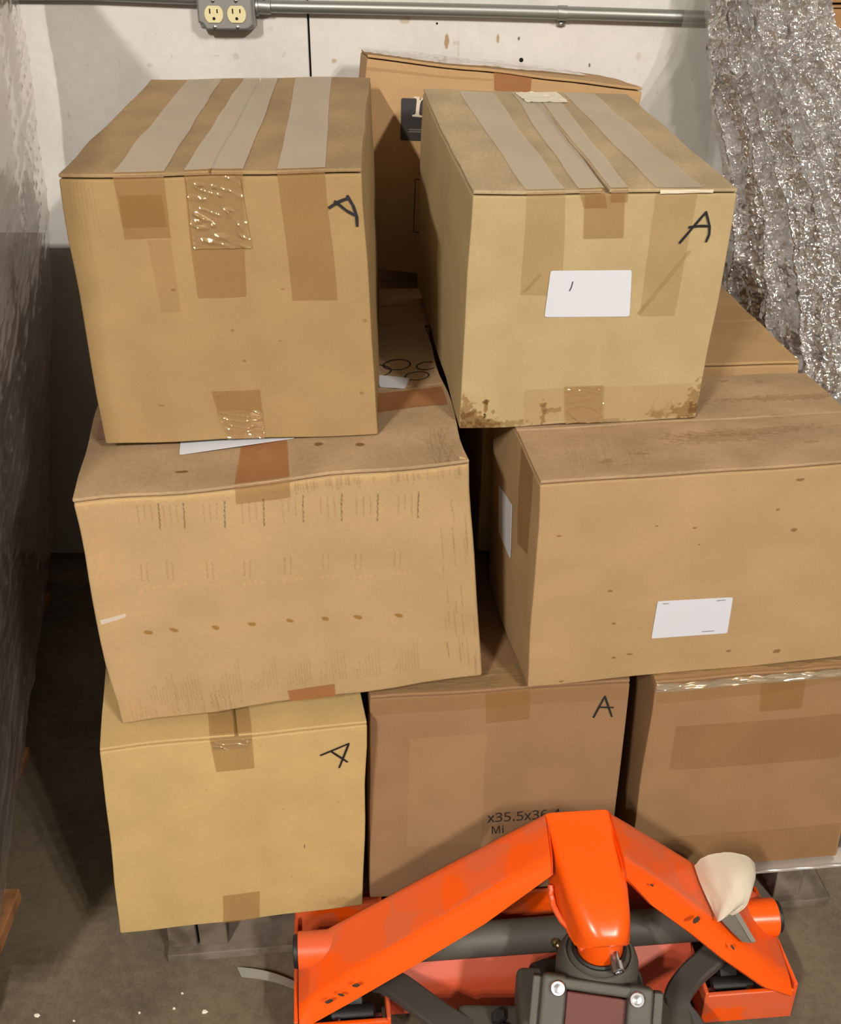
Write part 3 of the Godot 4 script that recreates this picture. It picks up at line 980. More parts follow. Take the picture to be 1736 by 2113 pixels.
	for q in [[0.059, 0.751, 0.012, 0.007], [0.73, 0.695, 0.01, 0.01], [0.746, 0.076, 0.011, 0.012], [0.3, 0.13, 0.008, 0.006], [0.24, 0.3, 0.006, 0.005], [0.25, 0.12, 0.006, 0.005], [0.1, 0.02, 0.008, 0.006], [0.33, 0.76, 0.006, 0.005], [0.67, 0.8, 0.005, 0.006], [0.44, 0.74, 0.005, 0.004], [0.72, 0.93, 0.01, 0.006], [0.22, 0.47, 0.006, 0.005], [0.46, 0.66, 0.004, 0.004], [0.6, 0.1, 0.008, 0.005]]:
		blot(ie, q[0], q[1], q[2], q[3], brown, 0.6, 0.8)
	var ite: Image = (tex.card_dusty as Image).duplicate()
	for q in [[0.2, 0.15, 0.02, 0.02], [0.3, 0.2, 0.025, 0.012], [0.25, 0.1, 0.012, 0.01], [0.55, 0.3, 0.14, 0.05], [0.65, 0.35, 0.2, 0.04], [0.8, 0.2, 0.025, 0.014], [0.78, 0.5, 0.02, 0.02], [0.62, 0.9, 0.012, 0.016], [0.72, 0.93, 0.012, 0.014], [0.82, 0.9, 0.015, 0.018], [0.5, 0.75, 0.02, 0.02], [0.9, 0.7, 0.3, 0.03]]:
		blot(ite, q[0], q[1], q[2], q[3], Color(0.78, 0.72, 0.67), 0.42, 0.9)
	for i in 22:
		var u := 0.08 + rng.randf() * 0.25
		scratch(ite, u, 0.02 + rng.randf() * 0.1, u + 0.02, 0.2 + rng.randf() * 0.3, 0.003, dark, 0.1)
	for i in 8: scratch(ite, 0.25 + rng.randf() * 0.1, 0.2 + i * 0.09, 1.0, 0.24 + i * 0.09, 0.004, dark, 0.12)
	var E := carton("wide carton in the middle row, right, a white label low on its front",
		[V(0.1020, 0.4770, -1.4560), V(0.5450, 0.4889, -1.5173), V(0.1013, 0.7953, -1.4558), V(0.5442, 0.7942, -1.5171), V(0.1410, 0.4750, -1.2070), V(0.5853, 0.4925, -1.2544), V(0.1407, 0.7953, -1.1926), V(0.5875, 0.7937, -1.2541)],
		rgb(181, 150, 108), "x", ie, ite, 0.004)
	sticker(E, [fq(0.358, 0.399), fq(0.582, 0.392), fq(0.582, 0.202), fq(0.355, 0.208)], FRONT, mats.paper, "label", "blank white label")
	std("faint_print", rgb(120, 118, 122), 0.8)
	for q in [[0.535, 0.56, 0.383], [0.375, 0.392, 0.386], [0.505, 0.54, 0.222]]: pen(E, [[Vector2(q[0], q[2]), Vector2(q[1], q[2])]], 0.0014, mats.faint_print, "print_line")
	sticker(E, [V(0, 0.64, 0.244), V(0, 0.69, 0.565), V(0, 0.436, 0.585), V(0, 0.42, 0.29)], V(-1, 0, 0), mats.paper, "label", "white label on the shaded side")
	strip(E, [[V(0, 0.98, 0.62), V(0, 0.98, 0.88), V(-1, 0, 0)], [V(0, 0.56, 0.68), V(0, 0.6, 0.86), V(-1, 0, 0)]], mats.tape_brown, 0.0007, 0.0005)

	# --- bottom left
	var if1: Image = (tex.card as Image).duplicate()
	for i in 8: blot(if1, rng.randf(), rng.randf(), 0.004, 0.003, brown, 0.4)
	blot(if1, 0.75, 0.385, 0.002, 0.012, dark, 0.8)
	blot(if1, 0.9, 0.04, 0.05, 0.03, Color(0.85, 0.78, 0.7), 0.4)  # soft shadow of the jack painted into the lower right corner
	var F1 := carton("smaller yellowish carton at the bottom left of the pile, marked with a tilted letter A",
		[V(-0.4958, 0.1300, -1.5548), V(-0.1551, 0.1300, -1.6149), V(-0.4842, 0.4617, -1.5615), V(-0.1534, 0.4488, -1.6216), V(-0.4152, 0.1357, -1.0921), V(-0.0811, 0.1248, -1.1527), V(-0.4004, 0.4672, -1.0986), V(-0.0692, 0.4567, -1.1601)],
		T2, "z", if1, tex.card, 0.004)
	tape_top_front(F1, [0.40, 0.56, 0.45, 0.402, 0.558], [0.42, 0.567, 0.838], mats.tape_brown, 0.0008)
	front_patch(F1, [0.405, 0.557, 0.985, 0.41, 0.54, 0.94], mats.tape_crinkled, 0.0025, 0.001)
	front_patch(F1, [0.417, 0.568, 0.162, 0.411, 0.564, 0.003], mats.tape_brown, 0.0003)
	pen(F1, [[Vector2(0.821, 0.868), Vector2(0.928, 0.909)], [Vector2(0.928, 0.909), Vector2(0.892, 0.797)], [Vector2(0.864, 0.878), Vector2(0.923, 0.821)]], 0.0029, mats.ink)

	# --- bottom middle
	var if2: Image = (tex.card as Image).duplicate()
	for y in range(int(0.207 * 512), int(0.73 * 512)):
		for x in range(int(0.153 * 512), int(0.45 * 512)):
			var q := if2.get_pixel(x, y)
			if2.set_pixel(x, y, Color(q.r * 1.05, q.g * 1.07, q.b * 1.04))
	for i in 8: scratch(if2, 0.3 + rng.randf() * 0.6, 0.3 + rng.randf() * 0.5, 0.33 + rng.randf() * 0.6, 0.3 + rng.randf() * 0.5, 0.003, Color(1.1, 1.05, 1.0), 0.1)
	var F2 := carton("reddish brown carton in the middle of the bottom row, printed with dimensions behind the jack",
		[V(-0.1254, 0.1240, -1.6672), V(0.2305, 0.1240, -1.7065), V(-0.1223, 0.4666, -1.6675), V(0.2337, 0.4632, -1.7068), V(-0.0731, 0.1240, -1.1640), V(0.2705, 0.1240, -1.1870), V(-0.0660, 0.4664, -1.2002), V(0.2851, 0.4633, -1.2397)],
		rgb(150, 115, 82), "x", if2, tex.card, 0.003)
	strip(F2, [[tq(0.0, 0.9), tq(0.0, 0.993), TOP], [tq(1.0, 0.9), tq(1.0, 0.993), TOP]], mats.tape_crinkled, 0.0008, 0.0016, "packing_tape", "crinkled tape along the front edge", 40, 4)
	front_patch(F2, [0.005, 0.995, 0.985, 0.005, 0.995, 0.915], mats.tape_pale_brown, 0.0008, 0.0008)
	front_patch(F2, [0.433, 0.604, 0.985, 0.440, 0.614, 0.848], mats.tape_brown, 0.0004, 0.0012)
	pen(F2, [[Vector2(0.867, 0.840), Vector2(0.905, 0.935)], [Vector2(0.905, 0.935), Vector2(0.939, 0.841)], [Vector2(0.883, 0.886), Vector2(0.941, 0.882)]], 0.0029, mats.ink)
	text_on(F2, "x35.5x36.4", "Droid Sans", 0.470, 0.357, 0.0155, mats.print, F2.root, "printed_dimensions")
	text_on(F2, "Mi", "Droid Sans", 0.488, 0.302, 0.0125, mats.print, F2.root, "printed_words")

	# --- bottom right
	var if3: Image = (tex.card as Image).duplicate()
	for y in range(int(0.23 * 512), int(0.45 * 512)):
		for x in range(int(0.123 * 512), int(0.9 * 512)):
			var q := if3.get_pixel(x, y)
			if3.set_pixel(x, y, Color(q.r * 0.93, q.g * 0.9, q.b * 0.86))
	for i in 8: scratch(if3, 0.1 + rng.randf() * 0.7, 0.12 + rng.randf() * 0.08, 0.3 + rng.randf() * 0.6, 0.12 + rng.randf() * 0.08, 0.004, Color(1.15, 1.12, 1.1), 0.25)
	var F3 := carton("reddish brown carton at the bottom right, its top edge banded with shiny crinkled tape",
		[V(0.2867, 0.1300, -1.6772), V(0.5727, 0.1300, -1.7111), V(0.2871, 0.4820, -1.6771), V(0.5731, 0.4870, -1.7110), V(0.3069, 0.1300, -1.2099), V(0.6230, 0.1273, -1.2423), V(0.3110, 0.4810, -1.2130), V(0.6232, 0.4879, -1.2437)],
		rgb(156, 121, 84), "x", if3, tex.card, 0.003)
	strip(F3, [[tq(0.0, 0.9), tq(0.0, 0.993), TOP], [tq(1.0, 0.9), tq(1.0, 0.993), TOP]], mats.tape_crinkled, 0.0008, 0.002, "packing_tape", "crinkled tape along the front edge", 40, 4)
	front_patch(F3, [0.005, 0.995, 0.995, 0.005, 0.995, 0.955], film("edge_film", rgb(226, 208, 180), 0.42, 0.13, 0.7, 0.7), 0.005, 0.001, "shiny crinkled film along the top edge")
	front_patch(F3, [0.01, 0.995, 0.955, 0.01, 0.46, 0.9], mats.tape_pale_brown, 0.0008)
	front_patch(F3, [0.46, 0.655, 0.985, 0.48, 0.662, 0.82], mats.tape_brown, 0.0006, 0.0012)
	front_patch(F3, [0.02, 0.985, 0.19, 0.02, 0.985, 0.01], mats.tape_pale_brown, 0.0012, 0.0008)

	# --- behind the pile
	var H := carton("carton top behind the middle left carton, deep in the gap between the top two",
		[V(-0.42, 0.468, -1.860), V(0.005, 0.468, -1.868), V(-0.42, 0.792, -1.860), V(0.005, 0.796, -1.868), V(-0.40, 0.468, -1.648), V(0.015, 0.468, -1.708), V(-0.40, 0.784, -1.645), V(0.015, 0.797, -1.702)],
		rgb(178, 140, 98), "x", null, null, 0.003)
	var G := carton("carton behind the middle right carton, standing slightly higher beside the bubble wrap",
		[V(0.045, 0.49, -1.852), V(0.502, 0.49, -1.855), V(0.045, 0.803, -1.852), V(0.500, 0.803, -1.855), V(0.09, 0.49, -1.5225), V(0.538, 0.49, -1.5245), V(0.09, 0.799, -1.5225), V(0.538, 0.806, -1.5245)],
		rgb(182, 147, 102), "x", null, null, 0.004)
	var I := carton("low carton in the dark gap under the leaning carton at the wall",
		[V(-0.16, 0.13, -2.22), V(0.33, 0.13, -2.225), V(-0.16, 0.744, -2.22), V(0.33, 0.744, -2.225), V(-0.14, 0.13, -1.885), V(0.33, 0.13, -1.905), V(-0.14, 0.744, -1.885), V(0.33, 0.744, -1.905)],
		rgb(150, 115, 80), "x")
	var C := carton("carton leaning on the wall behind the top two, with a black sticker on its front",
		[V(-0.1407, 0.7991, -2.1590), V(0.2950, 0.7482, -2.1892), V(-0.1046, 1.1241, -2.1945), V(0.3299, 1.0739, -2.2251), V(-0.1174, 0.8284, -1.8760), V(0.3183, 0.7774, -1.9062), V(-0.0822, 1.1553, -1.9087), V(0.3545, 1.1034, -1.9383)],
		rgb(192, 155, 110), "x", null, null, 0.002)
	front_patch(C, [0.452, 0.588, 0.985, 0.46, 0.591, 0.905], mats.tape_red)
	strip(C, [[fq(0.0, 0.945), fq(0.0, 0.93), FRONT], [fq(0.45, 0.955), fq(0.45, 0.945), FRONT]], mats.tape_pale_brown, 0.0006, 0.0, "flap_crease", "", 14, 2)
	# film lying loose over its top edge
	strip(C, [[tq(-0.012, 0.0), tq(-0.012, 1.0), TOP], [tq(0.3, 0.0), tq(0.3, 0.995), TOP], [tq(0.8, 0.0), tq(0.85, 0.6), TOP]], film("loose_film", rgb(225, 215, 208), 0.35, 0.15), 0.0022, 0.0016, "loose_film", "clear film over the top", 16)
	var st := sticker(C, [fq(0.132, 0.826), fq(0.3, 0.84), fq(0.31, 0.65), fq(0.141, 0.638)], FRONT, mats.sticker_black, "sticker", "black sticker with pale lettering")
	text_on(C, "re", "Droid Serif", 0.172, 0.708, 0.04, mats.sticker_print, st, "sticker_lettering", 0.0016)
	pen(C, [[Vector2(0.170, 0.690), Vector2(0.262, 0.698)], [Vector2(0.170, 0.680), Vector2(0.262, 0.688)]], 0.0022, std("sticker_small_print", rgb(110, 102, 94), 0.8), "sticker_line")
	pen(C, [[Vector2(0.232, 0.461), Vector2(0.212, 0.461), Vector2(0.228, 0.203), Vector2(0.25, 0.203)], [Vector2(0.226, 0.56), Vector2(0.227, 0.545)], [Vector2(0.226, 0.525), Vector2(0.227, 0.51)], [Vector2(0.225, 0.497), Vector2(0.226, 0.48)]], 0.0014, mats.print, "printed_line")

# ---------------------------------------------------------------- bubble wrap over cartons at the right
func bubble_stack() -> void:
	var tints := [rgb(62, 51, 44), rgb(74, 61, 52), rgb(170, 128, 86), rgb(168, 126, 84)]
	var ys := [0.0, 0.55, 1.085, 1.2, 1.62]
	var says := ["carton at the bottom inside the bubble wrap at the right", "carton in the middle inside the bubble wrap at the right", "flat carton showing beside the bubble wrap at the upper right", "topmost carton above the flat one beside the bubble wrap"]
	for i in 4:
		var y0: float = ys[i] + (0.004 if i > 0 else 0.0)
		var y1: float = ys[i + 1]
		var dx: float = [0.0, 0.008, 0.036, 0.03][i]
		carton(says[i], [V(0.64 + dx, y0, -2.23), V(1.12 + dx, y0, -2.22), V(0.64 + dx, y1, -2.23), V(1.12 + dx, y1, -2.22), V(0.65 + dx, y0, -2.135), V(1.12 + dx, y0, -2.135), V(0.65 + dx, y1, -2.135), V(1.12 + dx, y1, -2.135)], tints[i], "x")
	var t := thing("bubble_wrap", "crumpled clear bubble wrap draped down the stack at the right", "bubble wrap", V(0.75, 0.0, -1.95))
	var o := t.position
	var mat := film("bubble_film", rgb(204, 199, 198), 0.25, 0.05, 0.8)
	for layer in 2:
		var nx := 250 if layer == 0 else 110
		var ny := 560 if layer == 0 else 240
		var P := PackedVector3Array()
		var cell := 0.0105
		for j in ny + 1:
			var y := lerpf(0.01, 1.5, float(j) / ny)
			var low := 1.0 - smoothstep(0.35, 1.25, y)
			var xl := 0.503 + 0.05 * smoothstep(1.2, 0.8, y) + 0.01 * sin(y * 9.0)
			var xr := 0.675 + 0.05 * smoothstep(1.25, 1.1, y) + 0.55 * pow(clampf((1.13 - y) / 0.9, 0, 1), 0.75)
			for i in nx + 1:
				var s := float(i) / nx
				var x := lerpf(xl, xr, s)
				var z := -2.17 + (0.11 + 0.3 * low) * pow(sin(PI * clampf(s * 0.78 + 0.01, 0, 1)), 0.75)
				# long drapes, then crumple, then the bubbles
				var fold := 1.0 - absf(dn.get_noise_2d(s * 330.0 + y * 22.0, y * 16.0 + 300.0)) * 3.2
				z += 0.026 * pow(maxf(fold, 0.0), 2.0) * smoothstep(0.75, 0.25, s)
				var dr := fn.get_noise_2d(s * 260.0 + 13.0 * layer, y * 70.0)
				z += 0.035 * dr * (0.6 + low)
				var cx := x * 900.0
				var cy := y * 900.0
				x += 0.010 * fn.get_noise_3d(cx * 1.4, cy * 0.7, 30.0 + layer * 50.0)
				z += 0.016 * fn.get_noise_3d(cx * 1.6, cy * 0.8, 80.0 + layer * 50.0)
				var cr := 1.0 - absf(fn.get_noise_3d(cx * 3.0 + cy * 0.8, cy * 1.6, 200.0 + layer * 50.0)) * 2.0
				z += 0.010 * pow(maxf(cr, 0.0), 3.0) + 0.0035 * fn.get_noise_3d(cx * 9.0, cy * 8.0, 140.0)
				if layer == 0:
					var ax := lerpf(0.0, 0.75, s) / cell
					var ay := y / (cell * 0.87)
					var row := floori(ay)
					var fx := ax + 0.5 * (row % 2)
					var d := Vector2(fx - floorf(fx) - 0.5, ay - row - 0.5).length() / 0.46
					z += 0.0042 * sqrt(maxf(0.0, 1.0 - d * d))
				else:
					z -= 0.014
				P.append(V(x, y, z) - o)
		var st := SurfaceTool.new()
		st.begin(Mesh.PRIMITIVE_TRIANGLES)
		st.set_smooth_group(0)
		for v in P: st.add_vertex(v)
		var w := nx + 1
		for j in ny:
			for i in nx:
				var a := j * w + i
				for q in [a, a + w, a + w + 1, a, a + w + 1, a + 1]: st.add_index(q)
		st.generate_normals()
		part("outer_layer" if layer == 0 else "inner_layer", st.commit(), mat if layer == 1 else film("bubble_gloss", rgb(236, 233, 232), 0.16, 0.08, 0.8, 0.85), t)
	# loose film over the pipe end, greyed and shaped as the wrap's shadow
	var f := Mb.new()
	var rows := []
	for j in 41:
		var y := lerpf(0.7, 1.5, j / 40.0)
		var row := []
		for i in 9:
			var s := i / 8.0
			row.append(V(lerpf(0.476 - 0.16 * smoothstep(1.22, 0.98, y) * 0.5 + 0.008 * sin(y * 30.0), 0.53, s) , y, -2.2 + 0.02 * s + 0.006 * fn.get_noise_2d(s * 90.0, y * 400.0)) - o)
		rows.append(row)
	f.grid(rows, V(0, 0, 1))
	part("shadow_tinted_margin", f.done(80.0), film("shadow_tint_film", rgb(140, 138, 130), 0.28, 0.2, 0.5), t, "flat film margin over the pipe end, greyed to paint the wrap shadow")

# ---------------------------------------------------------------- pallet jack
func plates(m: Mb, stations: Array, th: float) -> void:
	# stations: each an open profile (Array of points); made a shell of thickness th
	var rings := []
	for i in stations.size():
		var st: Array = stations[i]
		var along: Vector3 = (stations[mini(i + 1, stations.size() - 1)][0] - stations[maxi(i - 1, 0)][0]).normalized()
		var ring := []
		for q in st: ring.append(q)
		for j in range(st.size() - 1, -1, -1):
			var tg: Vector3 = (st[mini(j + 1, st.size() - 1)] - st[maxi(j - 1, 0)]).normalized()
			var nrm := tg.cross(along).normalized()
			var mid: Vector3 = (st[0] + st[st.size() - 1]) * 0.5 - V(0, 0.01, 0)
			if nrm.dot(mid - st[j]) < 0.0: nrm = -nrm
			ring.append(st[j] + nrm * th)
		rings.append(ring)
	m.loft(rings)

func pallet_jack() -> void:
	var t := thing("pallet_jack", "orange pallet jack in front of the cartons, seen from its pump end", "pallet jack", V(0.1675, 0, -1.106), 0.088)
	var paint: StandardMaterial3D = mats.orange
	# arms: folded plates from the nose down to the heels of the forks
	var back_r := [V(0.076, 0.362, 0.012), V(0.141, 0.301, 0.002), V(0.208, 0.235, -0.010), V(0.271, 0.175, -0.031), V(0.322, 0.128, -0.048), V(0.338, 0.108, -0.05)]
	var fold_r := [V(0.080, 0.345, 0.095), V(0.118, 0.308, 0.093), V(0.177, 0.248, 0.090), V(0.227, 0.196, 0.096), V(0.290, 0.132, 0.099), V(0.336, 0.088, 0.092)]
	var back_l := [V(-0.008, 0.362, 0.007), V(-0.102, 0.292, -0.002), V(-0.193, 0.223, -0.011), V(-0.265, 0.168, -0.017), V(-0.320, 0.128, -0.021), V(-0.338, 0.108, -0.03)]
	var fold_l := [V(-0.013, 0.347, 0.085), V(-0.094, 0.285, 0.084), V(-0.180, 0.219, 0.083), V(-0.269, 0.149, 0.082), V(-0.321, 0.107, 0.083), V(-0.338, 0.090, 0.085)]
	for s in 2:
		var bk: Array = back_r if s == 0 else back_l
		var fo: Array = fold_r if s == 0 else fold_l
		var sts := []
		for i in bk.size():
			var h: float = [0.014, 0.032, 0.034, 0.032, 0.026, 0.014][i]
			var f: Vector3 = (fo[i] as Vector3).lerp(bk[i], 0.12)
			sts.append(rounded([bk[i] + V(0, -0.024, -0.004), bk[i], f, fo[i] + V(0, -h, 0.004)], 0.014, 4))
		# finer stations between
		var fine := []
		for i in sts.size() - 1:
			for k in 4:
				var row := []
				for j in sts[i].size(): row.append((sts[i][j] as Vector3).lerp(sts[i + 1][j], k / 4.0))
				fine.append(row)
		fine.append(sts[sts.size() - 1])
		var m := Mb.new()
		plates(m, fine, 0.006)
		for i in m.s.size():
			var uu := minf(m.u[i * 3].x, minf(m.u[i * 3 + 1].x, m.u[i * 3 + 2].x)) * 24.0
			m.s[i] = 1 if uu > 6.5 and uu < 14.5 else 0
		part("frame_arm", m.done(50.0, [paint, mats.orange_clean]), null, t)
	# nose: a folded cap reaching over the pump
	var secs := [[-0.002, -0.006, 0.074, 0.335, 0.02, 0.008], [0.001, -0.009, 0.077, 0.352, 0.04, 0.01], [0.010, -0.011, 0.079, 0.360, 0.05, 0.013], [0.03, -0.008, 0.081, 0.356, 0.055, 0.015], [0.06, -0.004, 0.082, 0.346, 0.056, 0.017], [0.105, 0.003, 0.081, 0.331, 0.056, 0.019], [0.128, 0.009, 0.0785, 0.321, 0.052, 0.02], [0.142, 0.0135, 0.076, 0.3135, 0.045, 0.02], [0.151, 0.018, 0.072, 0.308, 0.035, 0.019], [0.158, 0.024, 0.067, 0.302, 0.022, 0.015], [0.162, 0.030, 0.061, 0.297, 0.012, 0.009], [0.1635, 0.036, 0.055, 0.292, 0.004, 0.003]]
	var rings := []
	for q in secs:
		var pr := rounded([V(q[1] - 0.004, q[3] - q[4], q[0]), V(q[1], q[3], q[0]), V(q[2], q[3], q[0]), V(q[2] + 0.003, q[3] - q[4], q[0])], q[5], 6)
		rings.append(pr)
	var nm := Mb.new()
	nm.loft(rings)
	part("nose_bracket", nm.done(50.0), mats.orange_clean, t)
	var wd := Mb.new()
	var wp := []
	for i in 9: wp.append(V(-0.009 + 0.002 * fn.get_noise_1d(i * 90.0), 0.30 - 0.002 * i + 0.003 * fn.get_noise_1d(i * 140.0), 0.074 + i * 0.002))
	for i in 7: wp.append(V(-0.008 + 0.0045 * i + 0.003 * fn.get_noise_1d(i * 210.0), 0.283 - 0.003 * i, 0.094 + i * 0.009))
	tube(wd, wp, 0.004, 10)
	part("weld_bead", wd.done(60.0), paint, t)
	# ram and its bolt
	var rm := Mb.new()
	lathe(rm, V(0.046, 0.0, 0.129), V(0, 1, 0), [Vector2(0.027, 0.2), Vector2(0.0285, 0.245), Vector2(0.0285, 0.288), Vector2(0.026, 0.292)], 32)
	part("ram_head", rm.done(50.0), mats.orange_clean, t)
	var bl := Mb.new()
	var bd := V(0.10, -0.28, 0.95).normalized()
	lathe(bl, V(0.0555, 0.262, 0.152), bd, [Vector2(0.0062, 0), Vector2(0.0066, 0.002), Vector2(0.0062, 0.012), Vector2(0.0078, 0.013), Vector2(0.008, 0.024), Vector2(0.0068, 0.0255), Vector2(0.0045, 0.0255), Vector2(0.0042, 0.0235)], 20)
	part("ram_bolt", bl.done(30.0), mats.chrome, t)
	# pump: dark collar with a rubber lip, body below
	var cm := Mb.new()
	lathe(cm, V(0.045, 0, 0.129), V(0, 1, 0), [Vector2(0.052, 0.03), Vector2(0.052, 0.21), Vector2(0.0512, 0.222), Vector2(0.048, 0.232), Vector2(0.0435, 0.2385), Vector2(0.041, 0.239), Vector2(0.0395, 0.235), Vector2(0.0385, 0.240), Vector2(0.036, 0.244), Vector2(0.0325, 0.243), Vector2(0.031, 0.23)], 40)
	part("pump_collar", cm.done(40.0), mats.pump_metal, t)
	var rb := Mb.new()
	lathe(rb, V(0.045, 0, 0.129), V(0, 1, 0), [Vector2(0.034, 0.23), Vector2(0.0345, 0.2455), Vector2(0.032, 0.2475), Vector2(0.0292, 0.246), Vector2(0.029, 0.23)], 36)
	part("wiper_ring", rb.done(40.0), mats.black, t)
	# handle bracket: a tilted plate with two socket bolts and a dull red panel between its ears
	var tr := Transform3D(Basis(Vector3.UP, -0.26) * Basis(Vector3.RIGHT, -0.78), V(0.031, 0.233, 0.186))
	var w = xf_warp(tr)
	var pm := Mb.new()
	rbox(pm, V(-0.064, -0.001, -0.018), V(0.064, 0.0125, 0.003), 0.004, Vector3i(2, 1, 1), w)
	for e in [-1, 1]:
		rbox(pm, V(0.052 * e - 0.0165, -0.10, -0.022), V(0.052 * e + 0.0155, 0.0145, 0.0045), 0.007, Vector3i(1, 2, 1), w)
		rbox(pm, V(0.0735 * e - 0.006, -0.085, -0.03), V(0.0735 * e + 0.006, 0.010, -0.004), 0.003, Vector3i(1, 2, 1), w)
	part("handle_bracket", pm.done(40.0), mats.pump_metal, t)
	var pn := Mb.new()
	rbox(pn, V(-0.037, -0.10, -0.02), V(0.037, -0.003, -0.006), 0.003, Vector3i(1, 1, 1), w)
	part("bracket_panel", pn.done(), mats.red_panel, t, "dull red panel")
	for e in [-1, 1]:
		var bm := Mb.new()
		lathe(bm, tr * V(0.0475 * e, 0.0, 0.004), tr.basis.z, [Vector2(0.0088, 0), Vector2(0.0092, 0.002), Vector2(0.0092, 0.0055), Vector2(0.0082, 0.007), Vector2(0.0055, 0.007), Vector2(0.0052, 0.0035), Vector2(0.001, 0.003)], 24)
		part("bolt", bm.done(30.0), mats.chrome, t)
	# pump block and steering axle, dark castings below
	var ax := Mb.new()
	var tb := Transform3D(Basis(Vector3.UP, -0.1), V(0.02, 0, 0.14))
	rbox(ax, V(-0.155, 0.045, -0.03), V(-0.05, 0.118, 0.05), 0.014, Vector3i(1, 1, 1), xf_warp(tb))
	rbox(ax, V(0.06, 0.045, -0.04), V(0.155, 0.128, 0.045), 0.014, Vector3i(1, 1, 1), xf_warp(tb))
	rbox(ax, V(-0.075, 0.05, -0.05), V(0.09, 0.165, 0.04), 0.01, Vector3i(1, 1, 1), xf_warp(tb))
	part("pump_block", ax.done(40.0), mats.pump_metal, t)
	for q in [V(-0.078, 0.118, 0.128), V(-0.075, 0.115, 0.148), V(0.108, 0.128, 0.146), V(0.112, 0.118, 0.17)]:
		var km := Mb.new()
		lathe(km, q, V(0, 1, 0.2), [Vector2(0.010, -0.02), Vector2(0.010, 0.01), Vector2(0.008, 0.014)], 6)
		part("valve_nut", km.done(20.0), mats.rubber, t)
	for e in [-1, 1]:
		var wm := Mb.new()
		lathe(wm, V(0.045 + e * 0.045 - 0.02, 0.088, 0.13), V(1, 0, -0.1), [Vector2(0.06, 0), Vector2(0.085, 0.004), Vector2(0.088, 0.02), Vector2(0.085, 0.036), Vector2(0.06, 0.04)], 36)
		part("steer_wheel", wm.done(30.0), mats.rubber, t)
	# lift links: a straight bar to the left, a bent one to the right
	for q in [[[V(-0.225, 0.085, 0.03), V(-0.205, 0.105, 0.055), V(-0.145, 0.118, 0.125), V(-0.09, 0.1, 0.15)], 0.019], [[V(0.238, 0.13, 0.045), V(0.228, 0.128, 0.062), V(0.185, 0.125, 0.093), V(0.158, 0.125, 0.128), V(0.172, 0.11, 0.152), V(0.185, 0.09, 0.17)], 0.017]]:
		var lm := Mb.new()
		var rg := []
		var cv := Curve3D.new()
		for i in q[0].size():
			var pts: Array = q[0]
			var tan: Vector3 = (pts[mini(i + 1, pts.size() - 1)] - pts[maxi(i - 1, 0)]) * 0.2
			cv.add_point(pts[i], -tan, tan)
		var L := cv.get_baked_length()
		for i in 21:
			var at := cv.sample_baked(L * i / 20.0, true)
			var nx := cv.sample_baked(minf(L, L * i / 20.0 + 0.004), true)
			var pv := cv.sample_baked(maxf(0, L * i / 20.0 - 0.004), true)
			var dir := (nx - pv).normalized()
			var sd := dir.cross(Vector3.UP).normalized()
			var up := sd.cross(dir).normalized()
			var hw: float = q[1]
			var ring := []
			for e in [[-1.0, -0.006], [-1.0, 0.004], [-0.8, 0.007], [0.8, 0.007], [1.0, 0.004], [1.0, -0.006]]:
				ring.append(at + sd * (e[0] as float) * hw + up * (e[1] as float))
			rg.append(ring)
		lm.loft(rg)
		part("lift_link", lm.done(40.0), std("link_metal", rgb(70, 66, 62), 0.5, 0.1), t)
	# torsion tube and its orange sleeves
	var tm := Mb.new()
	tube(tm, [V(-0.335, 0.118, 0), V(0.335, 0.118, 0)], 0.0245, 32)
	part("torsion_tube", tm.done(40.0), mats.tube_metal, t)
	for e in [-1, 1]:
		var sm := Mb.new()
		lathe(sm, V(0.250 * e, 0.12, 0), V(e, 0, 0), [Vector2(0.0265, 0), Vector2(0.0265, 0.0855), Vector2(0.0255, 0.087), Vector2(0.019, 0.087)], 32)
		var sl := part("sleeve", sm.done(40.0), paint if e < 0 else mats.orange_clean, t)
		var em := Mb.new()
		lathe(em, V(0.335 * e, 0.12, 0), V(e, 0, 0), [Vector2(0.022, 0), Vector2(0.0228, 0.003), Vector2(0.022, 0.008), Vector2(0.018, 0.009)], 28)
		part("end_cap", em.done(40.0), mats.black, sl)
	var gm := Mb.new()
	lathe(gm, V(0.016, 0.127, 0.02), V(0.25, 0.35, 0.9), [Vector2(0.0065, 0), Vector2(0.0065, 0.006), Vector2(0.004, 0.007), Vector2(0.0055, 0.011), Vector2(0.005, 0.015), Vector2(0.002, 0.017)], 8)
	part("grease_nipple", gm.done(30.0), mats.brass, t)
	# cross plates
	var rc := Mb.new()
	rbox(rc, V(-0.215, 0.035, -0.062), V(0.215, 0.142, -0.056), 0.002)
	part("rear_crossplate", rc.done(), paint, t)
	var lc := Mb.new()
	plates(lc, [rounded([V(-0.215, 0.096, 0.008), V(-0.215, 0.072, 0.032), V(-0.215, 0.03, 0.044)], 0.01, 4), rounded([V(0.215, 0.096, 0.008), V(0.215, 0.072, 0.032), V(0.215, 0.03, 0.044)], 0.01, 4)], 0.005)
	part("lower_crossplate", lc.done(50.0), mats.orange_dull, t)
	# forks: open heels with an outer and inner wall and a rear plate, then inverted channels running under the cartons
	for e in [-1, 1]:
		var fm := Mb.new()
		var xo: float = 0.345 * e
		var xi: float = 0.215 * e
		rbox(fm, V(minf(xo, xo - 0.006 * e), 0.018, -0.085), V(maxf(xo, xo - 0.006 * e), 0.088, 0.088), 0.0025)
		rbox(fm, V(minf(xi, xi + 0.006 * e), 0.018, -0.085), V(maxf(xi, xi + 0.006 * e), 0.082, 0.088), 0.0025)
		rbox(fm, V(minf(xo, xi), 0.018, 0.080), V(maxf(xo, xi), 0.076, 0.088), 0.003)
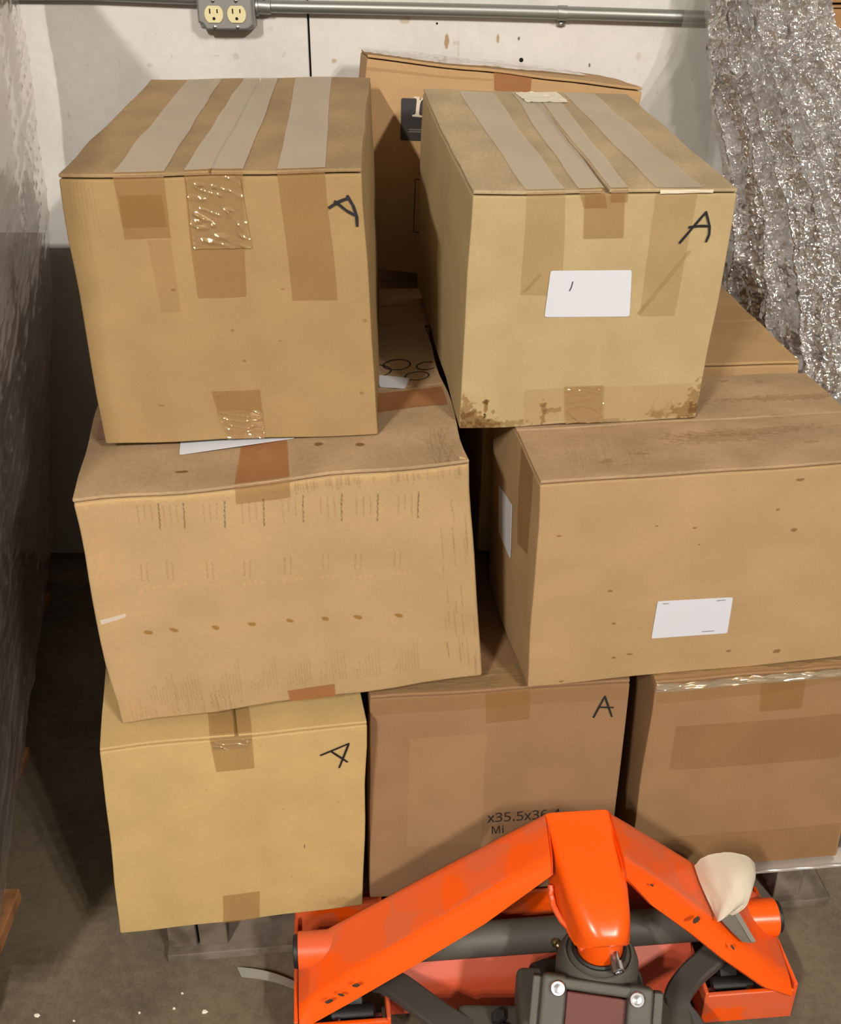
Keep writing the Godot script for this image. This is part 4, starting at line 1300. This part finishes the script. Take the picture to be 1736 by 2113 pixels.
		rbox(fm, V(minf(xo, xi), 0.068, -1.02), V(maxf(xo, xi), 0.0755, -0.062), 0.003, Vector3i(1, 1, 4))
		for x in [xo, xi + 0.006 * e]:
			rbox(fm, V(minf(x, x - 0.006 * e), 0.022, -1.0), V(maxf(x, x - 0.006 * e), 0.07, -0.08), 0.002)
		var fk := part("fork", fm.done(40.0), paint, t)
		var ro := Mb.new()
		lathe(ro, V(0.25 * e, 0.042, 0.02), V(e, 0, 0), [Vector2(0.02, 0), Vector2(0.03, 0.003), Vector2(0.03, 0.026), Vector2(0.02, 0.029)], 28)
		lathe(ro, V(0.235 * e, 0.045, 0.052), V(e, 0, 0), [Vector2(0.012, 0), Vector2(0.016, 0.003), Vector2(0.016, 0.06), Vector2(0.012, 0.063)], 20)
		part("heel_roller", ro.done(30.0), mats.black, fk)
		for q in [V(0.232 * e, 0.058, 0.066), V(0.288 * e, 0.056, 0.068)]:
			var bm := Mb.new()
			lathe(bm, q, V(0, 0.6, 0.8), [Vector2(0.006, 0), Vector2(0.006, 0.003), Vector2(0.003, 0.006)], 14)
			part("axle_bolt", bm.done(40.0), mats.chrome, fk)
	# chips in the paint on the arms
	var chip := std("bare_chip", rgb(70, 52, 40), 0.7)
	var nl := V(-0.61, 0.783, 0.123)
	var nr := V(0.706, 0.696, 0.129)
	for q in [[V(-0.2599, 0.1551, 0.0889), 0.0075, 0.4, nl], [V(-0.2800, 0.1393, 0.0898), 0.0065, 0.6, nl], [V(-0.2962, 0.1269, 0.0885), 0.008, 0.2, nl], [V(0.1790, 0.2450, 0.0985), 0.013, -0.75, nr], [V(0.1149, 0.3099, 0.0945), 0.003, 0.0, nr], [V(0.2337, 0.1886, 0.0998), 0.004, 0.6, nr]]:
		var n: Vector3 = q[3]
		var bx := Basis(n.cross(V(0, 0, 1)).normalized(), n, n.cross(V(0, 0, 1)).cross(n).normalized() * -1.0) * Basis(Vector3.UP, q[2])
		var cmesh := Mb.new()
		var rr := []
		for h in [-0.001, 0.0012]:
			var ring := []
			for k in 9:
				var a := TAU * k / 9.0
				var r: float = q[1] * (0.75 + 0.5 * absf(fn.get_noise_2d(k * 60.0, q[1] * 90000.0)))
				ring.append((q[0] as Vector3) + bx * V(cos(a) * r, h, sin(a) * r * 0.3))
			rr.append(ring)
		cmesh.loft(rr)
		part("paint_chip", cmesh.done(30.0), chip, t)

# ---------------------------------------------------------------- small things
func small_things() -> void:
	# crumpled sheet of cream packing foam caught behind the right arm
	var P := [
		[V(0.3710, 0.2422, -1.1169), V(0.3754, 0.2350, -1.0897), V(0.3834, 0.2246, -1.0662), V(0.3900, 0.2160, -1.0473)],
		[V(0.3832, 0.2620, -1.1149), V(0.3912, 0.2550, -1.0818), V(0.3944, 0.2400, -1.0586), V(0.3880, 0.2220, -1.0393)],
		[V(0.4106, 0.2720, -1.1124), V(0.4165, 0.2680, -1.0742), V(0.4108, 0.2480, -1.0516), V(0.3964, 0.2260, -1.0422)],
		[V(0.4366, 0.2680, -1.1102), V(0.4404, 0.2620, -1.0880), V(0.4292, 0.2450, -1.0583), V(0.4068, 0.2220, -1.0519)],
		[V(0.4492, 0.2550, -1.1088), V(0.4450, 0.2500, -1.0865), V(0.4286, 0.2360, -1.0558), V(0.4109, 0.2180, -1.0538)]]
	var t := thing("foam_sheet", "crumpled cream packing sheet caught on the right arm of the orange jack", "packing sheet", V(0.42, 0.18, -1.1))
	var o := t.position
	var rows := []
	var N := 28
	for j in N + 1:
		var a := 3.0 * j / N
		var line := []
		for i in N + 1:
			var b := 4.0 * i / N
			var col := []
			for r in 5:
				var i1 := mini(int(a), 2)
				col.append((P[r][i1] as Vector3).cubic_interpolate(P[r][i1 + 1], P[r][maxi(i1 - 1, 0)], P[r][mini(i1 + 2, 3)], a - i1))
			var k := mini(int(b), 3)
			var q: Vector3 = (col[k] as Vector3).cubic_interpolate(col[k + 1], col[maxi(k - 1, 0)], col[mini(k + 2, 4)], b - k)
			q += V(0, 0.3, 1).normalized() * (0.003 * fn.get_noise_2d(b * 60.0, a * 25.0))
			line.append(q - o)
		rows.append(line)
	var m := Mb.new()
	m.grid(rows, V(0, 0.5, 1))
	var foam := std("foam", rgb(200, 188, 168), 0.85)
	foam.cull_mode = BaseMaterial3D.CULL_DISABLED
	part("sheet", m.done(80.0), foam, t)
	var f := Mb.new()
	var a0 := V(0.3937, 0.2142, -1.0533) - o
	var a1 := V(0.4251, 0.1885, -1.0873) - o
	var a2 := V(0.4475, 0.1594, -1.0580) - o
	var a3 := V(0.4286, 0.1775, -1.0439) - o
	var a4 := V(0.4040, 0.2031, -1.0469) - o
	f.loft([[a1, a1 + V(0.004, 0.003, 0), a1 + V(-0.004, 0.005, 0.003)], [a2 + V(0.002, 0, 0), a2 + V(0.004, 0.003, 0), a2 + V(-0.003, 0.004, 0.002)]])
	f.grid([[a0, a0.lerp(a1, 0.5) + V(0, 0.004, 0.003), a1], [a4.lerp(a3, 0.45), a4.lerp(a3, 0.5).lerp(a1.lerp(a2, 0.5), 0.5) - V(0, 0.002, 0), a1.lerp(a2, 0.5)], [a3, a3.lerp(a2, 0.5), a2]], V(0, 1, 1))
	var grey := std("foam_tail", rgb(128, 120, 110), 0.7)
	grey.cull_mode = BaseMaterial3D.CULL_DISABLED
	part("tail", f.done(60.0), grey, t, "grey twisted tail of the sheet")
	# a strip of strapping on the floor
	var s := Mb.new()
	var rw := []
	for i in 13:
		var q := V(-0.267, 0.0, -1.135).lerp(V(-0.16, 0, -1.10), i / 12.0)
		var h := 0.002 + 0.010 * sin(PI * i / 12.0)
		rw.append([q + V(-0.004, h, -0.009), q + V(-0.0045, h + 0.001, -0.0088), q + V(0.0045, h + 0.0013, 0.009), q + V(0.005, h, 0.0088)])
	s.loft(rw)
	var sp := part("strapping_strip", s.done(40.0), std("strapping", rgb(150, 146, 134), 0.35), self)
	tag(sp, "loose grey strapping strip lying on the floor beside the jack's left fork", "strip")
	# paper crumbs on the floor
	var rng := RandomNumberGenerator.new()
	rng.seed = 3
	var white := std("crumb", rgb(226, 220, 206), 0.8)
	for q in [[-0.545, -1.064, 0.005, "white paper crumb on the concrete floor nearest the left edge"], [-0.308, -1.07, 0.0048, "white paper crumb on the floor nearest the strapping strip"], [-0.352, -1.075, 0.0025, "tiny white crumb just left of the one by the strapping strip"], [-0.40, -1.068, 0.0022, "tiny white crumb midway between the two large crumbs on the floor"], [-0.345, -1.10, 0.0022, "tiny white crumb in front of the pallet corner, farthest from the camera"], [-0.49, -1.055, 0.002, "tiny white crumb close to the large crumb at the left edge"]]:
		var c := Mb.new()
		var rr := []
		for h in [0.0, 0.0022]:
			var ring := []
			for k in 6:
				var a := TAU * k / 6.0
				var r: float = q[2] * (0.7 + 0.5 * rng.randf()) * (1.0 if h < 0.001 else 0.7)
				ring.append(V(q[0] + cos(a) * r, h, q[1] + sin(a) * r * 0.7))
			rr.append(ring)
		c.loft(rr)
		var po := part("paper_crumb", c.done(30.0), white, self)
		tag(po, q[3], "litter", "paper crumbs on the floor")
